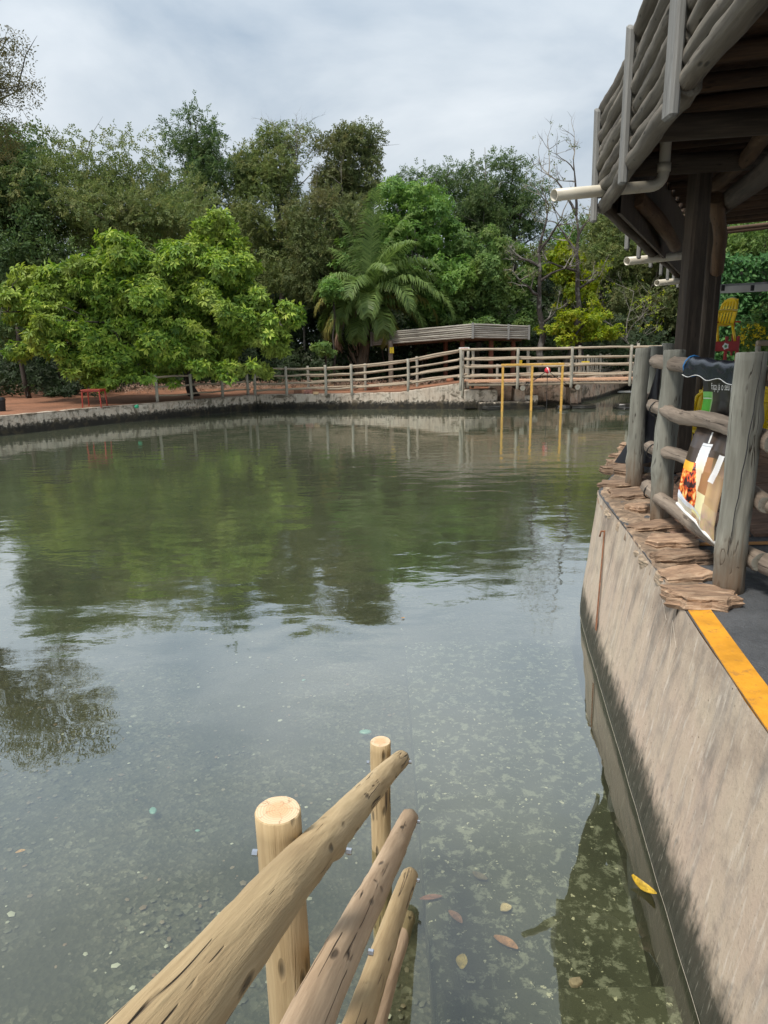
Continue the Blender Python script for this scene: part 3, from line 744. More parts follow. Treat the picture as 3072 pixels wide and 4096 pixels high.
# rails run behind the posts, on their platform side
def railpath(z, ext0=.20, near=(3.05, 1.9)):
    pass
for zi, z in enumerate((2.50, 2.13, 1.77, 1.42)):
    a0 = Vector((2.33-.10, 5.90+.12, z)); 
    # post 3 -> post 2, ends poke out past post 2
    sag = [.0, .02, .0, .01][zi]
    rr = [.055, .055, .052, .055][zi]
    s = Vector((2.33+.13-.2*.14, 5.76+.30, z+.01)); e_ = Vector((2.095+.16, 4.08-.02, z-.0))
    p0 = Vector((2.50-.06, 6.12, z+.02)); p1 = Vector((2.235, 4.0, z-.02)); p2 = Vector((1.98, 2.0, z-.03))
    log('rail', p0 + Vector((-.11, 0, 0)), p1, rr*1.0, rr*1.08, RW, nf, seg=20, rings=26, wob=[.010, .035, .03, .02][zi], lump=.16, knots=3)
    log('rail', p1+Vector((.02, -.02, 0)), Vector((2.65, 2.2, z-.02)), rr*1.1, rr*1.15, RW, nf, seg=20, rings=22, wob=.03, lump=.15, knots=3)
# the stub ends of the next panel, between the second and third posts, lashed with wire
for zi, z in enumerate((2.47, 2.11, 1.75, 1.40)):
    p0 = Vector((2.26+.12, 6.0, z)); p1 = Vector((2.72, 7.35, z+.0))
    log('rail', Vector((2.60, 7.30, z-.03)), Vector((3.62, 9.35, z)), .05, .055, RW, nf, seg=10, rings=8, wob=.03, lump=.1, knots=1)

# foreground handrail going down into the water -----------------------------
hr = thing('stair_handrail', (-.03, 3.35, 0), 'new tan log handrail with bolted rails sloping down into the water in the foreground', 'handrail')
TW = [M_tan, M_tanend]; TB = [M_tan2, M_tan2]
pA = log('post', (-.275, 1.60, -.75), (-.285, 1.58, 1.545), .060, .0585, TW, hr, seg=40, rings=44, wob=.004, lump=.035, knots=1, bevel=.003)
pB = log('post', (-.045, 3.36, -.72), (-.04, 3.35, .655), .056, .054, TW, hr, seg=32, rings=30, wob=.004, lump=.035, knots=1, bevel=.003)
pC = log('post', (-.56, -.25, -.4), (-.56, -.25, 2.4), .06, .06, TW, hr, seg=16, rings=8)
r1a = Vector((.070, 3.36, .555)); r1b = Vector((-.185, 1.58, 1.42)); d1 = (r1b-r1a)/(1.78)
rails = []
for (end, r_, rn, mats, dd, L) in ((Vector((.068, 3.33, .560)), .046, .061, TW, d1, 3.5), (Vector((.105, 3.22, .285)), .047, .058, TB, d1, 3.4), (Vector((.098, 3.03, .095)), .041, .047, TW, d1, 3.2), (Vector((.085, 3.02, -.150)), .041, .048, TB, d1, 3.2)):
    rails.append(log('rail', end, end+dd.normalized()*L, r_, rn, mats, hr, seg=40, rings=70, wob=.010, lump=.07, knots=5, bevel=.012))
def hexbolt(P, d, par, r=.009, L=.016):
    me = log_me(L, r, r, [M_steel, M_steel], seg=6, rings=2, lump=0, bevel=.001)
    for p in me.polygons: p.use_smooth = False
    sub('bolt', me, par, zalign(P, P+d))
def on_axis(rail_end, dd, y): 
    t = (rail_end.y-y)/(-dd.y); return rail_end + dd*t
dn = d1
side = Vector((1, -.17, -.05)).normalized()
for (end, i, rr) in ((Vector((.068, 3.33, .560)), 0, .050), (Vector((.105, 3.22, .285)), 1, .049), (Vector((.098, 3.03, .095)), 2, .042)):
    for y in ((3.26, 1.64) if i < 2 else (2.97,)):
        if y > end.y-.02: y = end.y-.06
        c = on_axis(end, dn, y); rad = rr + (.003 if y < 2 else -.006)
        hexbolt(c+side*(rad+.004)+Vector((0, 0, -.0)), side, rails[i])
hexbolt(Vector((-.345, 1.59, 1.41)), Vector((-1, .1, 0)), pA); hexbolt(Vector((-.10, 3.35, .53)), Vector((-1, .1, 0)), pB)

# ------------------------------------------------------------------ far bank walls
fw = thing('basin_wall', (-2, 30.9, 0), 'long low stained concrete basin wall along the far side of the water', 'wall')
def wallseg(name, pts, tops, th, par, mat, zb=-.8, outw=1):
    V = []; Fs = []; sub_ = 10; P = []
    for k in range(len(pts)-1):
        for s in range(sub_ + (1 if k == len(pts)-2 else 0)):
            t = s/sub_; p = Vector(pts[k]).lerp(Vector(pts[k+1]), t); d = (Vector(pts[k+1])-Vector(pts[k])).normalized()
            P.append((p, Vector((-d.y, d.x))*outw, tops[k]+(tops[k+1]-tops[k])*t))
    for i, (p, nrm, zt) in enumerate(P):
        j = .03*mnoise.noise(Vector((i*.7, 1, 2))); jz = .02*mnoise.noise(Vector((i*.9, 5, 2)))
        b_ = p+nrm*th
        V += [(p.x, p.y, zb), (p.x+j, p.y+j*.5, .22), (p.x+j*.6, p.y+.02, zt-.03+jz), (p.x+nrm.x*.04, p.y+nrm.y*.04, zt+jz), (b_.x, b_.y, zt+jz), (b_.x, b_.y, zb)]
    for i in range(len(P)-1):
        for k in range(5): Fs.append((i*6+k, i*6+k+1, (i+1)*6+k+1, (i+1)*6+k))
    Fs.append(tuple(range(6))); Fs.append(tuple((len(P)-1)*6+k for k in range(6))[::-1])
    return add(name, mesh(name, V, Fs, mat), par)
wallseg('wall_section', [(-5.43, 30.9), (-2.0, 30.55), (.73, 30.0), (2.1, 29.75), (3.45, 29.55)], [.65, .66, .72, .92, 1.10], .35, fw, M_farwall)
lw_ = thing('bank_wall', (-10, 25.8, 0), 'mossy low concrete bank wall at the left under the light green tree', 'wall')
wallseg('wall_section', [(-24, 4.5), (-17, 16), (-12.42, 22.88), (-10.31, 25.82), (-7.8, 28.35), (-5.46, 30.88)], [.64, .64, .64, .64, .64, .65], .3, lw_, M_farwall)
cw = thing('channel_wall', (9, 33, 0), 'stained concrete wall of the inlet channel behind the footbridge', 'wall')
wallseg('wall_section', [(4.7, 30.9), (8.55, 31.35), (10.15, 33.5), (12.9, 38.6), (16.5, 46)], [1.0, 1.02, 1.05, 1.1, 1.15], .35, cw, M_channel)
# embankment ramp up to the bridge (earth + concrete fill)
V = [(-1.3, 30.4, .655), (.75, 30.1, .73), (2.1, 29.9, .925), (3.5, 29.7, 1.11), (-1.3, 32.0, .655), (.75, 31.9, .73), (2.1, 31.7, .925), (3.6, 31.6, 1.11)]
V += [(x, y, .3) for x, y, z in V]
Fs = [(0, 1, 5, 4), (1, 2, 6, 5), (2, 3, 7, 6), (4, 5, 13, 12), (5, 6, 14, 13), (6, 7, 15, 14), (3, 11, 15, 7)]
structure('ramp', mesh('ramp', V, Fs, M_earth))
# stepped blocks and bridge piers
pr = thing('bridge_abutment', (4.2, 29.6, 0), 'stepped concrete abutment at the left end of the footbridge', 'abutment')
for (c, s) in (((4.08, 29.78, .42), (1.36, .95, .78)), ((5.0, 29.4, -.05), (2.1, .9, .72)), ((6.15, 29.55, .1), (.55, .6, .9))):
    V, Fs = box_vf(*s, c, .04); add('concrete_block', mesh('blk', V, Fs, M_farwall), pr)
for i, (x, lb) in enumerate(((5.62, 'left concrete pier under the footbridge behind the yellow frame'), (7.92, 'right concrete pier under the footbridge beside the channel water'))):
    V, Fs = box_vf(.46, .8, 1.45, (x+.08, 29.75, .10), .03)
    o = add('bridge_pier', mesh('pier', V, Fs, M_channel)); tag(o, lb, 'pier', 'concrete piers under the footbridge')

# ------------------------------------------------------------------ footbridge
br = thing('footbridge', (7.5, 29.6, 1.12), 'low footbridge with orange plank deck and pale log railings across the channel', 'bridge')
PL = [M_pale, M_pale]; PP = [M_palep, M_palep]
DZ = 1.14
rg = random.Random(11)
pm = [mesh('deck_plank', *box_vf(.235, 1.75, .04, (0, 0, 0), .006), M_plank) for _ in range(1)]
x = 3.62
while x < 14.2:
    add('plank', pm[0], br, Matrix.Translation((x, 29.80, DZ-.0+rg.uniform(-.004, .004)))); x += .243
log('beam', (3.5, 29.02, DZ-.10), (8.6, 29.0, DZ-.11), .055, .055, PL, br, rings=14, wob=.02)
log('beam', (8.6, 29.0, DZ-.11), (14.2, 29.0, DZ-.13), .055, .055, PL, br, rings=14, wob=.02)
for x in (5.70, 7.93): log('cross_beam', (x, 28.90, DZ-.27), (x, 30.75, DZ-.27), .115, .115, [M_dark, M_greyend], br, seg=14)
PM = [log_me(1.62, .062, .058, PP, seg=9, rings=6, wob=.012, lump=.05, seed=s) for s in range(4)]
bp_ = []
for (px, ytop, dz) in ((1843, 1399, 0), (2073, 1392, 0), (2290, 1386, 0), (2528, 1379, 0)):
    p = gy(px, ytop, 28.92); h = p.z; 
    add('post', PM[len(bp_) % 4], br, Matrix.Translation((p.x, 28.92, h-1.62))); bp_.append((p.x, h))
bp_.append((12.7, 2.5)); add('post', PM[0], br, Matrix.Translation((12.7, 28.92, .9)))
RZ = (1.27, .90, .60, .22)
def railrun(par, pts, zs_list, r=.048, name='rail', mats=PL, wob=.02):
    """pts: (x, y) posts; zs_list[i] heights of every rail at post i"""
    for k in range(len(pts)-1):
        for q in range(len(zs_list[k])):
            a = Vector((*pts[k], zs_list[k][q])); b = Vector((*pts[k+1], zs_list[k+1][q]))
            d = (b-a).normalized()
            log(name, a-d*.10+Vector((0, .03*(k % 2), rg.uniform(-.012, .012))), b+d*.10+Vector((0, .03*(k % 2), rg.uniform(-.012, .012))), r*rg.uniform(.88, 1.1), r*rg.uniform(.82, 1.0), mats, par, seg=8, rings=8, wob=wob, lump=.06)
railrun(br, [(x, 29.02) for x, z in bp_], [[DZ+z_ for z_ in RZ]]*5)
bk = []
for (px, yt) in ((1893, 1397), (2115, 1390), (2322, 1382), (2557, 1373)):
    p = gy(px, yt, 30.55); add('post', PM[len(bk) % 4], br, Matrix.Translation((p.x, 30.62, p.z-1.62))); bk.append((p.x, 30.5))
bk.append((13.6, 30.5)); railrun(br, bk, [[DZ+z_ for z_ in RZ]]*5)

# ramp and bank fence
def add_fence(root, posts_, zs_list, hgt, yoff=-.10, r=.046):
    for i, ((x, y), h) in enumerate(zip(posts_, hgt)):
        me = PM[i % 4]
        M = Matrix.Translation((x, y+yoff, h[0])) @ Matrix.Diagonal((1, 1, (h[1]-h[0])/1.62, 1))
        add('post', me, root, M)
    railrun(root, posts_, zs_list, r)
rf = thing('ramp_fence', (0, 30.4, .65), 'pale four-rail log fence climbing the ramp to the footbridge on the water side', 'fence')
pts_ = [(-5.5, 31.05), (-4.09, 30.75), (-2.40, 30.62), (-1.28, 30.5), (1.10, 30.10), (3.33, 29.65)]
fz = [[1.70, 1.40, 1.11, .83], [1.73, 1.43, 1.14, .86], [1.75, 1.45, 1.16, .88], [1.80, 1.50, 1.20, .92], [2.03, 1.70, 1.40, 1.08], [2.41, 2.04, 1.74, 1.36]]
add_fence(rf, pts_, fz, [(.6, 1.82), (.6, 1.84), (.6, 1.88), (.6, 1.90), (.75, 2.09), (.55, 2.45)])
rf2 = thing('ramp_fence', (0, 32, .65), 'pale four-rail log fence on the far side of the ramp, behind the first', 'fence')
pts_ = [(-3.4, 33.2), (-.75, 32.6), (1.55, 31.7), (3.75, 31.2)]
add_fence(rf2, pts_, [[1.62, 1.32, 1.04, .8], [1.72, 1.42, 1.14, .86], [2.0, 1.7, 1.4, 1.1], [2.41, 2.04, 1.74, 1.36]], [(.6, 1.78), (.6, 1.86), (.6, 2.15), (.6, 2.46)])
lf = thing('bank_fence', (-7.5, 29, .63), 'low grey three-rail log fence on the left bank half hidden under the leaves', 'fence')
pts_ = [(-8.78, 27.95), (-7.71, 29.0), (-6.73, 30.2), (-5.79, 31.0)]
add_fence(lf, pts_, [[1.58, 1.22, .88]]*4, [(.6, 1.66)]*4, r=.04)
# fence receding along the channel behind the bridge and a lattice gate beyond
cf = thing('channel_fence', (10, 34, 1.05), 'distant pale rail fence receding along the channel behind the bridge', 'fence')
pts_ = [(8.4, 32.0), (9.6, 33.6), (10.9, 36), (12.2, 38.6), (13.6, 41.4), (15, 44)]
add_fence(cf, pts_, [[1.95, 1.6, 1.25]]*6, [(1.0, 2.05)]*6, r=.035)
for k in range(5):
    for s in range(1, 6):
        a = Vector((*pts_[k], 0)).lerp(Vector((*pts_[k+1], 0)), s/6)
        add('picket', PM[s % 4], cf, Matrix.Translation((a.x, a.y, 1.0)) @ Matrix.Diagonal((.6, .6, .9/1.62, 1)))
df = thing('path_fence', (5, 35, .8), 'low brown rail fence along the path behind the footbridge and shelter', 'fence')
pts_ = [(3.9, 33.3), (5.4, 33.6), (7.0, 34.0), (8.5, 34.4), (10.5, 36.5)]
add_fence(df, pts_, [[1.55, 1.2, .95]]*5, [(.6, 1.7)]*5, r=.045)

# yellow gate frame in the water ------------------------------------------
yf = thing('sluice_frame', (6.5, 28.3, 0), 'yellow painted steel sluice frame standing in the water before the footbridge', 'frame')
Y0 = 28.3
xs_ = [gy(2009, 1600, Y0).x, gy(2125, 1600, Y0).x, gy(2245, 1600, Y0).x]
topz = gy(2125, 1458, Y0).z
for x in xs_:
    V, Fs = box_vf(.085, .085, topz+.6, (x, Y0, (topz-.6)/2-.06), .01); add('leg', mesh('leg', V, Fs, M_framey), yf)
V, Fs = box_vf(xs_[2]-xs_[0]+.13, .10, .08, ((xs_[0]+xs_[2])/2, Y0, topz+.0), .01); add('top_bar', mesh('tb', V, Fs, M_framey), yf)
# red winch wheel with ropes
c = gy(2190, 1482, 28.6)
wn = thing('rope_winch', c, 'red and white ball float tied with ropes behind the yellow frame', 'float')
def uvs(r, seg=12, rings=8, sx=1, sy=1, sz=1):
    V = []; Fs = []
    for j in range(1, rings):
        for i in range(seg):
            a = math.pi*j/rings; w = 2*math.pi*i/seg
            V.append((r*math.sin(a)*math.cos(w)*sx, r*math.sin(a)*math.sin(w)*sy, r*math.cos(a)*sz))
    V += [(0, 0, r*sz), (0, 0, -r*sz)]
    for j in range(rings-2):
        for i in range(seg): Fs.append((j*seg+i, (j+1)*seg+i, (j+1)*seg+(i+1) % seg, j*seg+(i+1) % seg))
    for i in range(seg):
        Fs.append((len(V)-2, i, (i+1) % seg)); Fs.append((len(V)-1, (rings-2)*seg+(i+1) % seg, (rings-2)*seg+i))
    return V, Fs
add('ball', mesh('ball', *uvs(.12), M_redpaint, True), wn, Matrix.Translation(c))
V, Fs = tube_vf([(math.cos(t*math.pi/8)*.123, math.sin(t*math.pi/8)*.123, .02) for t in range(17)], .018, 6)
add('white_band', mesh('band', V, Fs, M_white, True), wn, Matrix.Translation(c) @ Matrix.Rotation(1.2, 4, 'Y'))
for q in [(c+Vector((0, 0, -.1)), Vector((c.x-.05, 28.3, -.3))), (c, Vector((c.x-.9, 28.6, 1.02))), (c, Vector((c.x-.85, 28.8, .95))), (c, Vector((c.x+.85, 28.8, 1.0)))]:
    V, Fs = tube_vf([q[0], q[0].lerp(q[1], .5)+Vector((0, 0, -.03)), q[1]], .013, 5); add('rope', mesh('rope', V, Fs, M_black), wn)
# black weir stones at the waterline
for i, (px, py, sx, sz, lb) in enumerate(((2150, 1636, .8, .2, 'flat black wet stone at the water line between the yellow frame legs'), (2262, 1636, .55, .26, 'black wet stone at the water line just right of the yellow frame'), (2340, 1634, 1.0, .24, 'longer black wet stone at the foot of the right bridge pier'), (2530, 1636, 1.2, .4, 'large black rounded stone at the channel mouth near the fence post'), (1975, 1640, .9, .3, 'dark wet stone block below the bridge abutment'))):
    p = gz(px, py, .02); p.y += .3
    tag(rock('stone', p, sx, .6, sz, 0.05*i, M_wetstone, None, 200+i), lb, 'stone', 'black stones across the channel mouth')
# white riffle on the channel: a low foamy sill of stones
for i in range(14):
    p = gz(2420+i*11, 1566+(i % 3), .0); rock_ = rock('riffle_stone', p, .5, .25, .06, i, M_letter, cw, 300+i)

# ------------------------------------------------------------------ small shelter beyond the bridge
sh = thing('log_shelter', (3, 34, .7), 'small open log shelter with pale log fascia behind the bridge', 'shelter')
c1 = gy(1487, 1330, 36.0); c2 = gy(1892, 1294, 33.0); c3 = gy(2116, 1303, 35.0)
c1b, c2b, c3b = gy(1487, 1383, 36), gy(1892, 1352, 33), gy(2116, 1357, 35)
SW = [M_shed, M_shed]
def lerp3(a, b, t): return a.lerp(b, t)
for (A, Ab, B, Bb, nn) in ((c1, c1b, c2, c2b, 7), (c2, c2b, c3, c3b, 7)):
    for k in range(nn):
        t = (k+.5)/nn; a = A.lerp(Ab, t); b = B.lerp(Bb, t); r = (A-Ab).length/nn*.53
        log('fascia_log', a, b, r, r, SW, sh, seg=9, rings=10, wob=.012, lump=.08)
dirn = (c2-c1).normalized(); ds = (c3-c2).normalized()
for (P_, Q_) in ((c1, c1b), (c2, c2b), (c2.lerp(c3, .62), c2b.lerp(c3b, .62)), (c3, c3b)):
    V, Fs = box_vf(.11, .05, (P_-Q_).length+.06, (0, 0, 0), .01)
    add('fascia_board', mesh('fb', V, Fs, M_board), sh, Matrix.Translation((P_+Q_)/2+Vector((-.02, -.08, 0))))
# roof deck, back fascia
zr = c1b.z+.12
b1 = Vector((1.2, 39.5, c1b.z+.05)); b2_ = Vector((6.4, 39.0, c1b.z+.1))
for q in range(15):
    t = q/14
    a = c1b.lerp(c2b, t)+Vector((.05, .1, .06)); b = b1.lerp(b2_, t)
    log('rafter', a, b, .06, .06, [M_dark, M_greyend], sh, seg=8, rings=4)
V = [c1b+Vector((.05, .1, .16)), c2b+Vector((0, .1, .16)), c3b+Vector((-.05, .1, .16)), b2_+Vector((1.3, 0, .16)), b1+Vector((0, 0, .16))]
V += [v+Vector((0, 0, .05)) for v in V]
Fs = [(4, 3, 2, 1, 0), (5, 6, 7, 8, 9)]+[(i, (i+1) % 5, (i+1) % 5+5, i+5) for i in range(5)]
add('roof_deck', mesh('rd', V, Fs, M_dark), sh)
log('beam', c1b+Vector((.7, .6, .0)), c2b+Vector((-.4, .5, -.0)), .09, .09, [M_dark, M_greyend], sh, seg=10)
log('beam', c2b+Vector((-.4, .45, .0)), c3b+Vector((-.3, .5, -.0)), .09, .09, [M_dark, M_greyend], sh, seg=10)
for (px, Y, mt) in ((1563, 35.2, M_greyrail), (1783, 36.0, M_redpost), (1848, 33.9, M_redpost), (1963, 34.4, M_redpost), (2051, 35.2, M_redpost), (1700, 38, M_dark)):
    x = gy(px, 1450, Y).x; zt = gy(px, 1372, Y).z
    log('post', (x, Y, .6), (x, Y, zt+.12), .12, .11, [mt, mt], sh, seg=12, rings=8, lump=.06)
# signs
def text_mesh(s, size, mat, ext=.002):
    cu_ = bpy.data.curves.new('txt', 'FONT'); cu_.body = s; cu_.size = size; cu_.extrude = ext; cu_.align_x = 'CENTER'; cu_.align_y = 'CENTER'
    o = bpy.data.objects.new('txt', cu_); COL.objects.link(o)
    dg = bpy.context.evaluated_depsgraph_get(); me = bpy.data.meshes.new_from_object(o.evaluated_get(dg))
    bpy.data.objects.remove(o); me.materials.clear(); me.materials.append(mat); return me
def sign(px, py, Y, w, h, base, lines, lmat, label, rz=0):
    c = gy(px, py, Y); s = thing('sign', c, label, 'sign')
    V, Fs = box_vf(w, .015, h, (0, 0, 0), .003); add('panel', mesh('panel', V, Fs, base), s, Matrix.Translation(c))
    n = len(lines)
    for i, L in enumerate(lines):
        add('lettering', text_mesh(L, h/n*.9, lmat), s, Matrix.Translation(c+Vector((0, -.012, h*(.5-(i+.5)/n)))) @ Matrix.Rotation(math.pi/2, 4, 'X'))
sign(1567, 1401, 35.0, .20, .28, M_signy, ['≡', '—', '≡'], M_signb, 'small yellow sign with black print on the leftmost shelter post')
sign(1857, 1396, 29.35, .42, .13, M_white, ['AVISO'], M_signr, 'small white notice with red lettering above the tall bridge post')
sign(2342, 1450, 32.3, .36, .10, M_signy, ['—'], M_signb, 'narrow yellow sign on the fence behind the footbridge')
sign(2083, 1447, 30.7, .12, .14, M_signy, ['—'], M_signb, 'tiny yellow notice beside a footbridge post')

# graffiti scratched on the far walls (part of the walls)
def graff(s, px, py, size, par, Y=None):
    # position on the wall face: walk along the ray to the wall polyline
    d = _ray(px, py)
    best = None
    poly_ = [(-12.42, 22.88), (-10.31, 25.82), (-7.8, 28.35), (-5.43, 30.9), (-2.0, 30.55), (.73, 30.0), (3.45, 29.55)] if par is not cw else [(4.7, 30.9), (8.55, 31.35), (10.15, 33.5), (12.9, 38.6)]
    for (a, b) in zip(poly_, poly_[1:]):
        ex, ey = b[0]-a[0], b[1]-a[1]
        den = d[0]*ey - d[1]*ex
        t = (a[0]*ey - a[1]*ex)/den
        X, Yy = d[0]*t, d[1]*t
        s_ = ((X-a[0])*ex+(Yy-a[1])*ey)/(ex*ex+ey*ey)
        if 0 <= s_ <= 1:
            ang = math.atan2(ey, ex); p = Vector((X, Yy, EYE[2]+d[2]*t)); nrm = Vector((ey, -ex, 0)).normalized()
            add('scratched_lettering', text_mesh(s, size, M_chalk), par, Matrix.Translation(p+nrm*.03) @ Matrix.Rotation(ang, 4, 'Z') @ Matrix.Rotation(math.pi/2, 4, 'X'))
            return
graff('MARIANA', 740, 1622, .20, lw_); graff('DEA', 650, 1632, .16, lw_); graff('FORT', 250, 1661, .2, lw_); graff('LESC', 325, 1658, .16, lw_)
graff('M+JT', 1062, 1606, .17, fw); graff('JUARA', 1552, 1606, .19, fw); graff('FLOR', 1770, 1553, .22, fw); graff('LU VIVI', 1200, 1603, .16, fw)
graff('JOAO', 2290, 1570, .2, cw)

# things on the left bank ----------------------------------------------------
tb = thing('table', (-10.55, 26.15, .63), 'small red plastic table standing on the left bank under the tree', 'table')
V, Fs = box_vf(.72, .62, .035, (-10.55, 26.15, 1.255), .01)
V2, F2 = box_vf(.66, .56, .05, (-10.55, 26.15, 1.212), .005)
add('tabletop', mesh('top', *join([(V, Fs), (V2, F2)]), M_red), tb)
for sx in (-1, 1):
    for sy in (-1, 1):
        V, Fs = tube_vf([(-10.55+sx*.31, 26.15+sy*.26, 1.24), (-10.55+sx*.34, 26.15+sy*.29, .63)], [.034, .022], 4); add('leg', mesh('leg', V, Fs, M_red), tb)
bi = thing('bin', (-13.25, 25.5, .63), 'black plastic bin cut off by the left edge of the photo', 'bin')
pB_ = gz(2, 1645, .63)
bi.location = pB_
V, Fs = tube_vf([(0, 0, 0), (0, 0, .36), (0, 0, .38), (0, 0, .44)], [.17, .20, .22, .20], 14); add('body', mesh('bin', V, Fs, M_black), bi, Matrix.Translation(pB_))
V, Fs = uvs(.2, 12, 6, 1, 1, .35); add('lid', mesh('lid', V, Fs, M_black, True), bi, Matrix.Translation(pB_+Vector((0, 0, .43))))
p = gz(540, 1628, .64)
cpv, cpf = tube_vf([(0, 0, 0), (.0, .0, .07), (0, 0, .12)], [.05, .06, .065], 10)
tag(add('cup', mesh('cup', cpv, cpf, plain('green_cup_plastic', (.01, .28, .14), .4)), None, Matrix.Translation(p) @ Matrix.Rotation(1.3, 4, 'Y')), 'small green plastic cup lying on the left bank wall', 'cup')
# brown pots / rocks behind the fence
rk = [(1190, 1573, .34, .22, (.30, .16, .10), 'brown clay lump behind the ramp fence, left of the pink stone'), (1231, 1574, .34, .22, (.5, .25, .2), 'pinkish round stone behind the ramp fence'), (1262, 1577, .26, .10, (.55, .38, .22), 'flat pale orange stone right of the pink stone behind the fence')]
for i, (px, py, s_, h_, c_, lb) in enumerate(rk):
    p = gz(px, py, .66); p.y += .2; p.z = .66+h_*.4
    tag(rock('stone', p, s_, s_*.8, h_, i, plain('garden_stone', c_, .8, .2, 9, .4), None, 400+i, seg=14, jag=.08), lb, 'stone')
pot = plain('terracotta', (.33, .13, .07), .8, .2, 6, .3)
for i, (px, py, s_, lb) in enumerate(((1485, 1555, .42, 'large dull brown clay pot behind the ramp fence'), (1800, 1520, .20, 'small orange bucket under the log shelter'))):
    p = gy(px, py, 33.2); 
    V, Fs = tube_vf([(0, 0, -.4*s_*2), (0, 0, -.2*s_), (0, 0, .35*s_), (0, 0, .55*s_), (0, 0, .62*s_)], [.5*s_, .85*s_, .8*s_, .6*s_, .68*s_], 16)
    tag(add('pot', mesh('pot', V, Fs, pot, True), None, Matrix.Translation(p)), lb, 'pot')

# ------------------------------------------------------------------ vegetation
class LB:
    """leaf builder: folded two-triangle leaves"""
    def __init__(s): s.c = []; s.b = []; s.d = []; s.s = []; s.l = []; s.w = []; s.n = []
    def addl(s, b, d, side, l, w, n, c=None):
        s.c.append(c if c is not None else np.random.RandomState(len(b)).uniform(0, 1, len(b)))
        s.b.append(b); s.d.append(d); s.s.append(side); s.l.append(l); s.w.append(w); s.n.append(n)
    def build(s, name, mat):
        b = np.concatenate(s.b); d = np.concatenate(s.d); sd_ = np.concatenate(s.s); l = np.concatenate(s.l)[:, None]; w = np.concatenate(s.w)[:, None]; n = np.concatenate(s.n)
        k = len(b); V = np.empty((k, 4, 3), np.float32)
        V[:, 0] = b; V[:, 1] = b+d*l*.5+sd_*w*.5+n*w*.18; V[:, 2] = b+d*l - n*l*.12; V[:, 3] = b+d*l*.5-sd_*w*.5+n*w*.18
        me = trimesh(name, V.reshape(-1, 3), quads=k, mat=mat)
        a = me.attributes.new('tint', 'FLOAT', 'POINT'); a.data.foreach_set('value', np.repeat(np.concatenate(s.c), 4).astype(np.float32)); return me
def trimesh(name, V, quads, mat):
    me = bpy.data.meshes.new(name); k = quads
    me.vertices.add(len(V)); me.vertices.foreach_set('co', V.astype(np.float32).ravel())
    base = (np.arange(k)*4)[:, None]
    tri = np.concatenate([base+np.array([0, 1, 2]), base+np.array([0, 2, 3])], 1).ravel()
    me.loops.add(len(tri)); me.loops.foreach_set('vertex_index', tri.astype(np.int32))
    me.polygons.add(2*k); me.polygons.foreach_set('loop_start', (np.arange(2*k)*3).astype(np.int32))
    try: me.polygons.foreach_set('loop_total', np.full(2*k, 3, np.int32))
    except Exception: pass
    me.materials.append(mat); me.update(calc_edges=True); me.validate(); return me
def norm(a): return a/np.maximum(np.linalg.norm(a, axis=1)[:, None], 1e-6)
def crown_points(lobes, n, rs, shell=.45, gap=.0, down=.9):
    """lobes: (cx,cy,cz,rx,ry,rz). points biased to the outer shell of every lobe"""
    lobes = np.array(lobes, float); vol = (lobes[:, 3]*lobes[:, 5])
    idx = rs.choice(len(lobes), n, p=vol/vol.sum())
    d = norm(rs.normal(size=(n, 3))); r = rs.uniform(0, 1, n)**shell
    r = r*(1+rs.normal(0, .07, n))
    L = lobes[idx]; p = L[:, :3]+d*r[:, None]*L[:, 3:]
    outd = norm(d/L[:, 3:]*L[:, 3:].mean(1)[:, None])
    if gap > 0:
        q = np.sin(p[:, 0]*2.3+1.3*np.sin(p[:, 2]*1.9))+np.sin(p[:, 2]*2.7+1.7*np.sin(p[:, 1]*1.7))+np.sin(p[:, 1]*2.1+p[:, 0]*1.1)
        keep = q > (-3+6*gap*.62); p = p[keep]; outd = outd[keep]
    return p, outd
def sublobes(main, k, rs, size=(.25, .45)):
    out = []
    main = [m for m in main]
    vol = np.array([m[3]*m[5] for m in main]); vol = vol/vol.sum()
    for i in range(k):
        m = main[rs.choice(len(main), p=vol)]
        d = rs.normal(size=3); d /= np.linalg.norm(d); r = rs.uniform(.3, .92)
        s = rs.uniform(*size)
        out.append((m[0]+d[0]*r*m[3], m[1]+d[1]*r*m[4], m[2]+d[2]*r*m[5], m[3]*s*1.15, m[4]*s*1.15, m[5]*s))
    return out
def rosettes(p, outd, rs, per, ll, lw, droop=.35, up=.25, spread=1.0, lb=None):
    n = len(p); lb = lb or LB(); tn = np.clip(rs.normal(.5, .27, n), 0, 1)
    ax = norm(outd*.8+np.array([0, 0, up])+rs.normal(0, .35, (n, 3)))
    t1 = norm(np.cross(ax, rs.normal(size=(n, 3)))); t2 = np.cross(ax, t1)
    ph0 = rs.uniform(0, 6.28, n)
    for k in range(per):
        ph = ph0+2*math.pi*k/per+rs.normal(0, .25, n)
        a = rs.uniform(.2, .75, n)[:, None]
        d = norm(t1*np.cos(ph)[:, None]*spread+t2*np.sin(ph)[:, None]*spread+ax*a-np.array([0, 0, droop])*rs.uniform(.5, 1.5, n)[:, None])
        sd_ = norm(np.cross(d, ax+rs.normal(0, .15, (n, 3)))); nn = np.cross(sd_, d)
        l = ll*rs.uniform(.7, 1.25, n)
        lb.addl(p+d*ll*.1, d, sd_, l, lw*rs.uniform(.75, 1.2, n), nn, tn)
    return lb
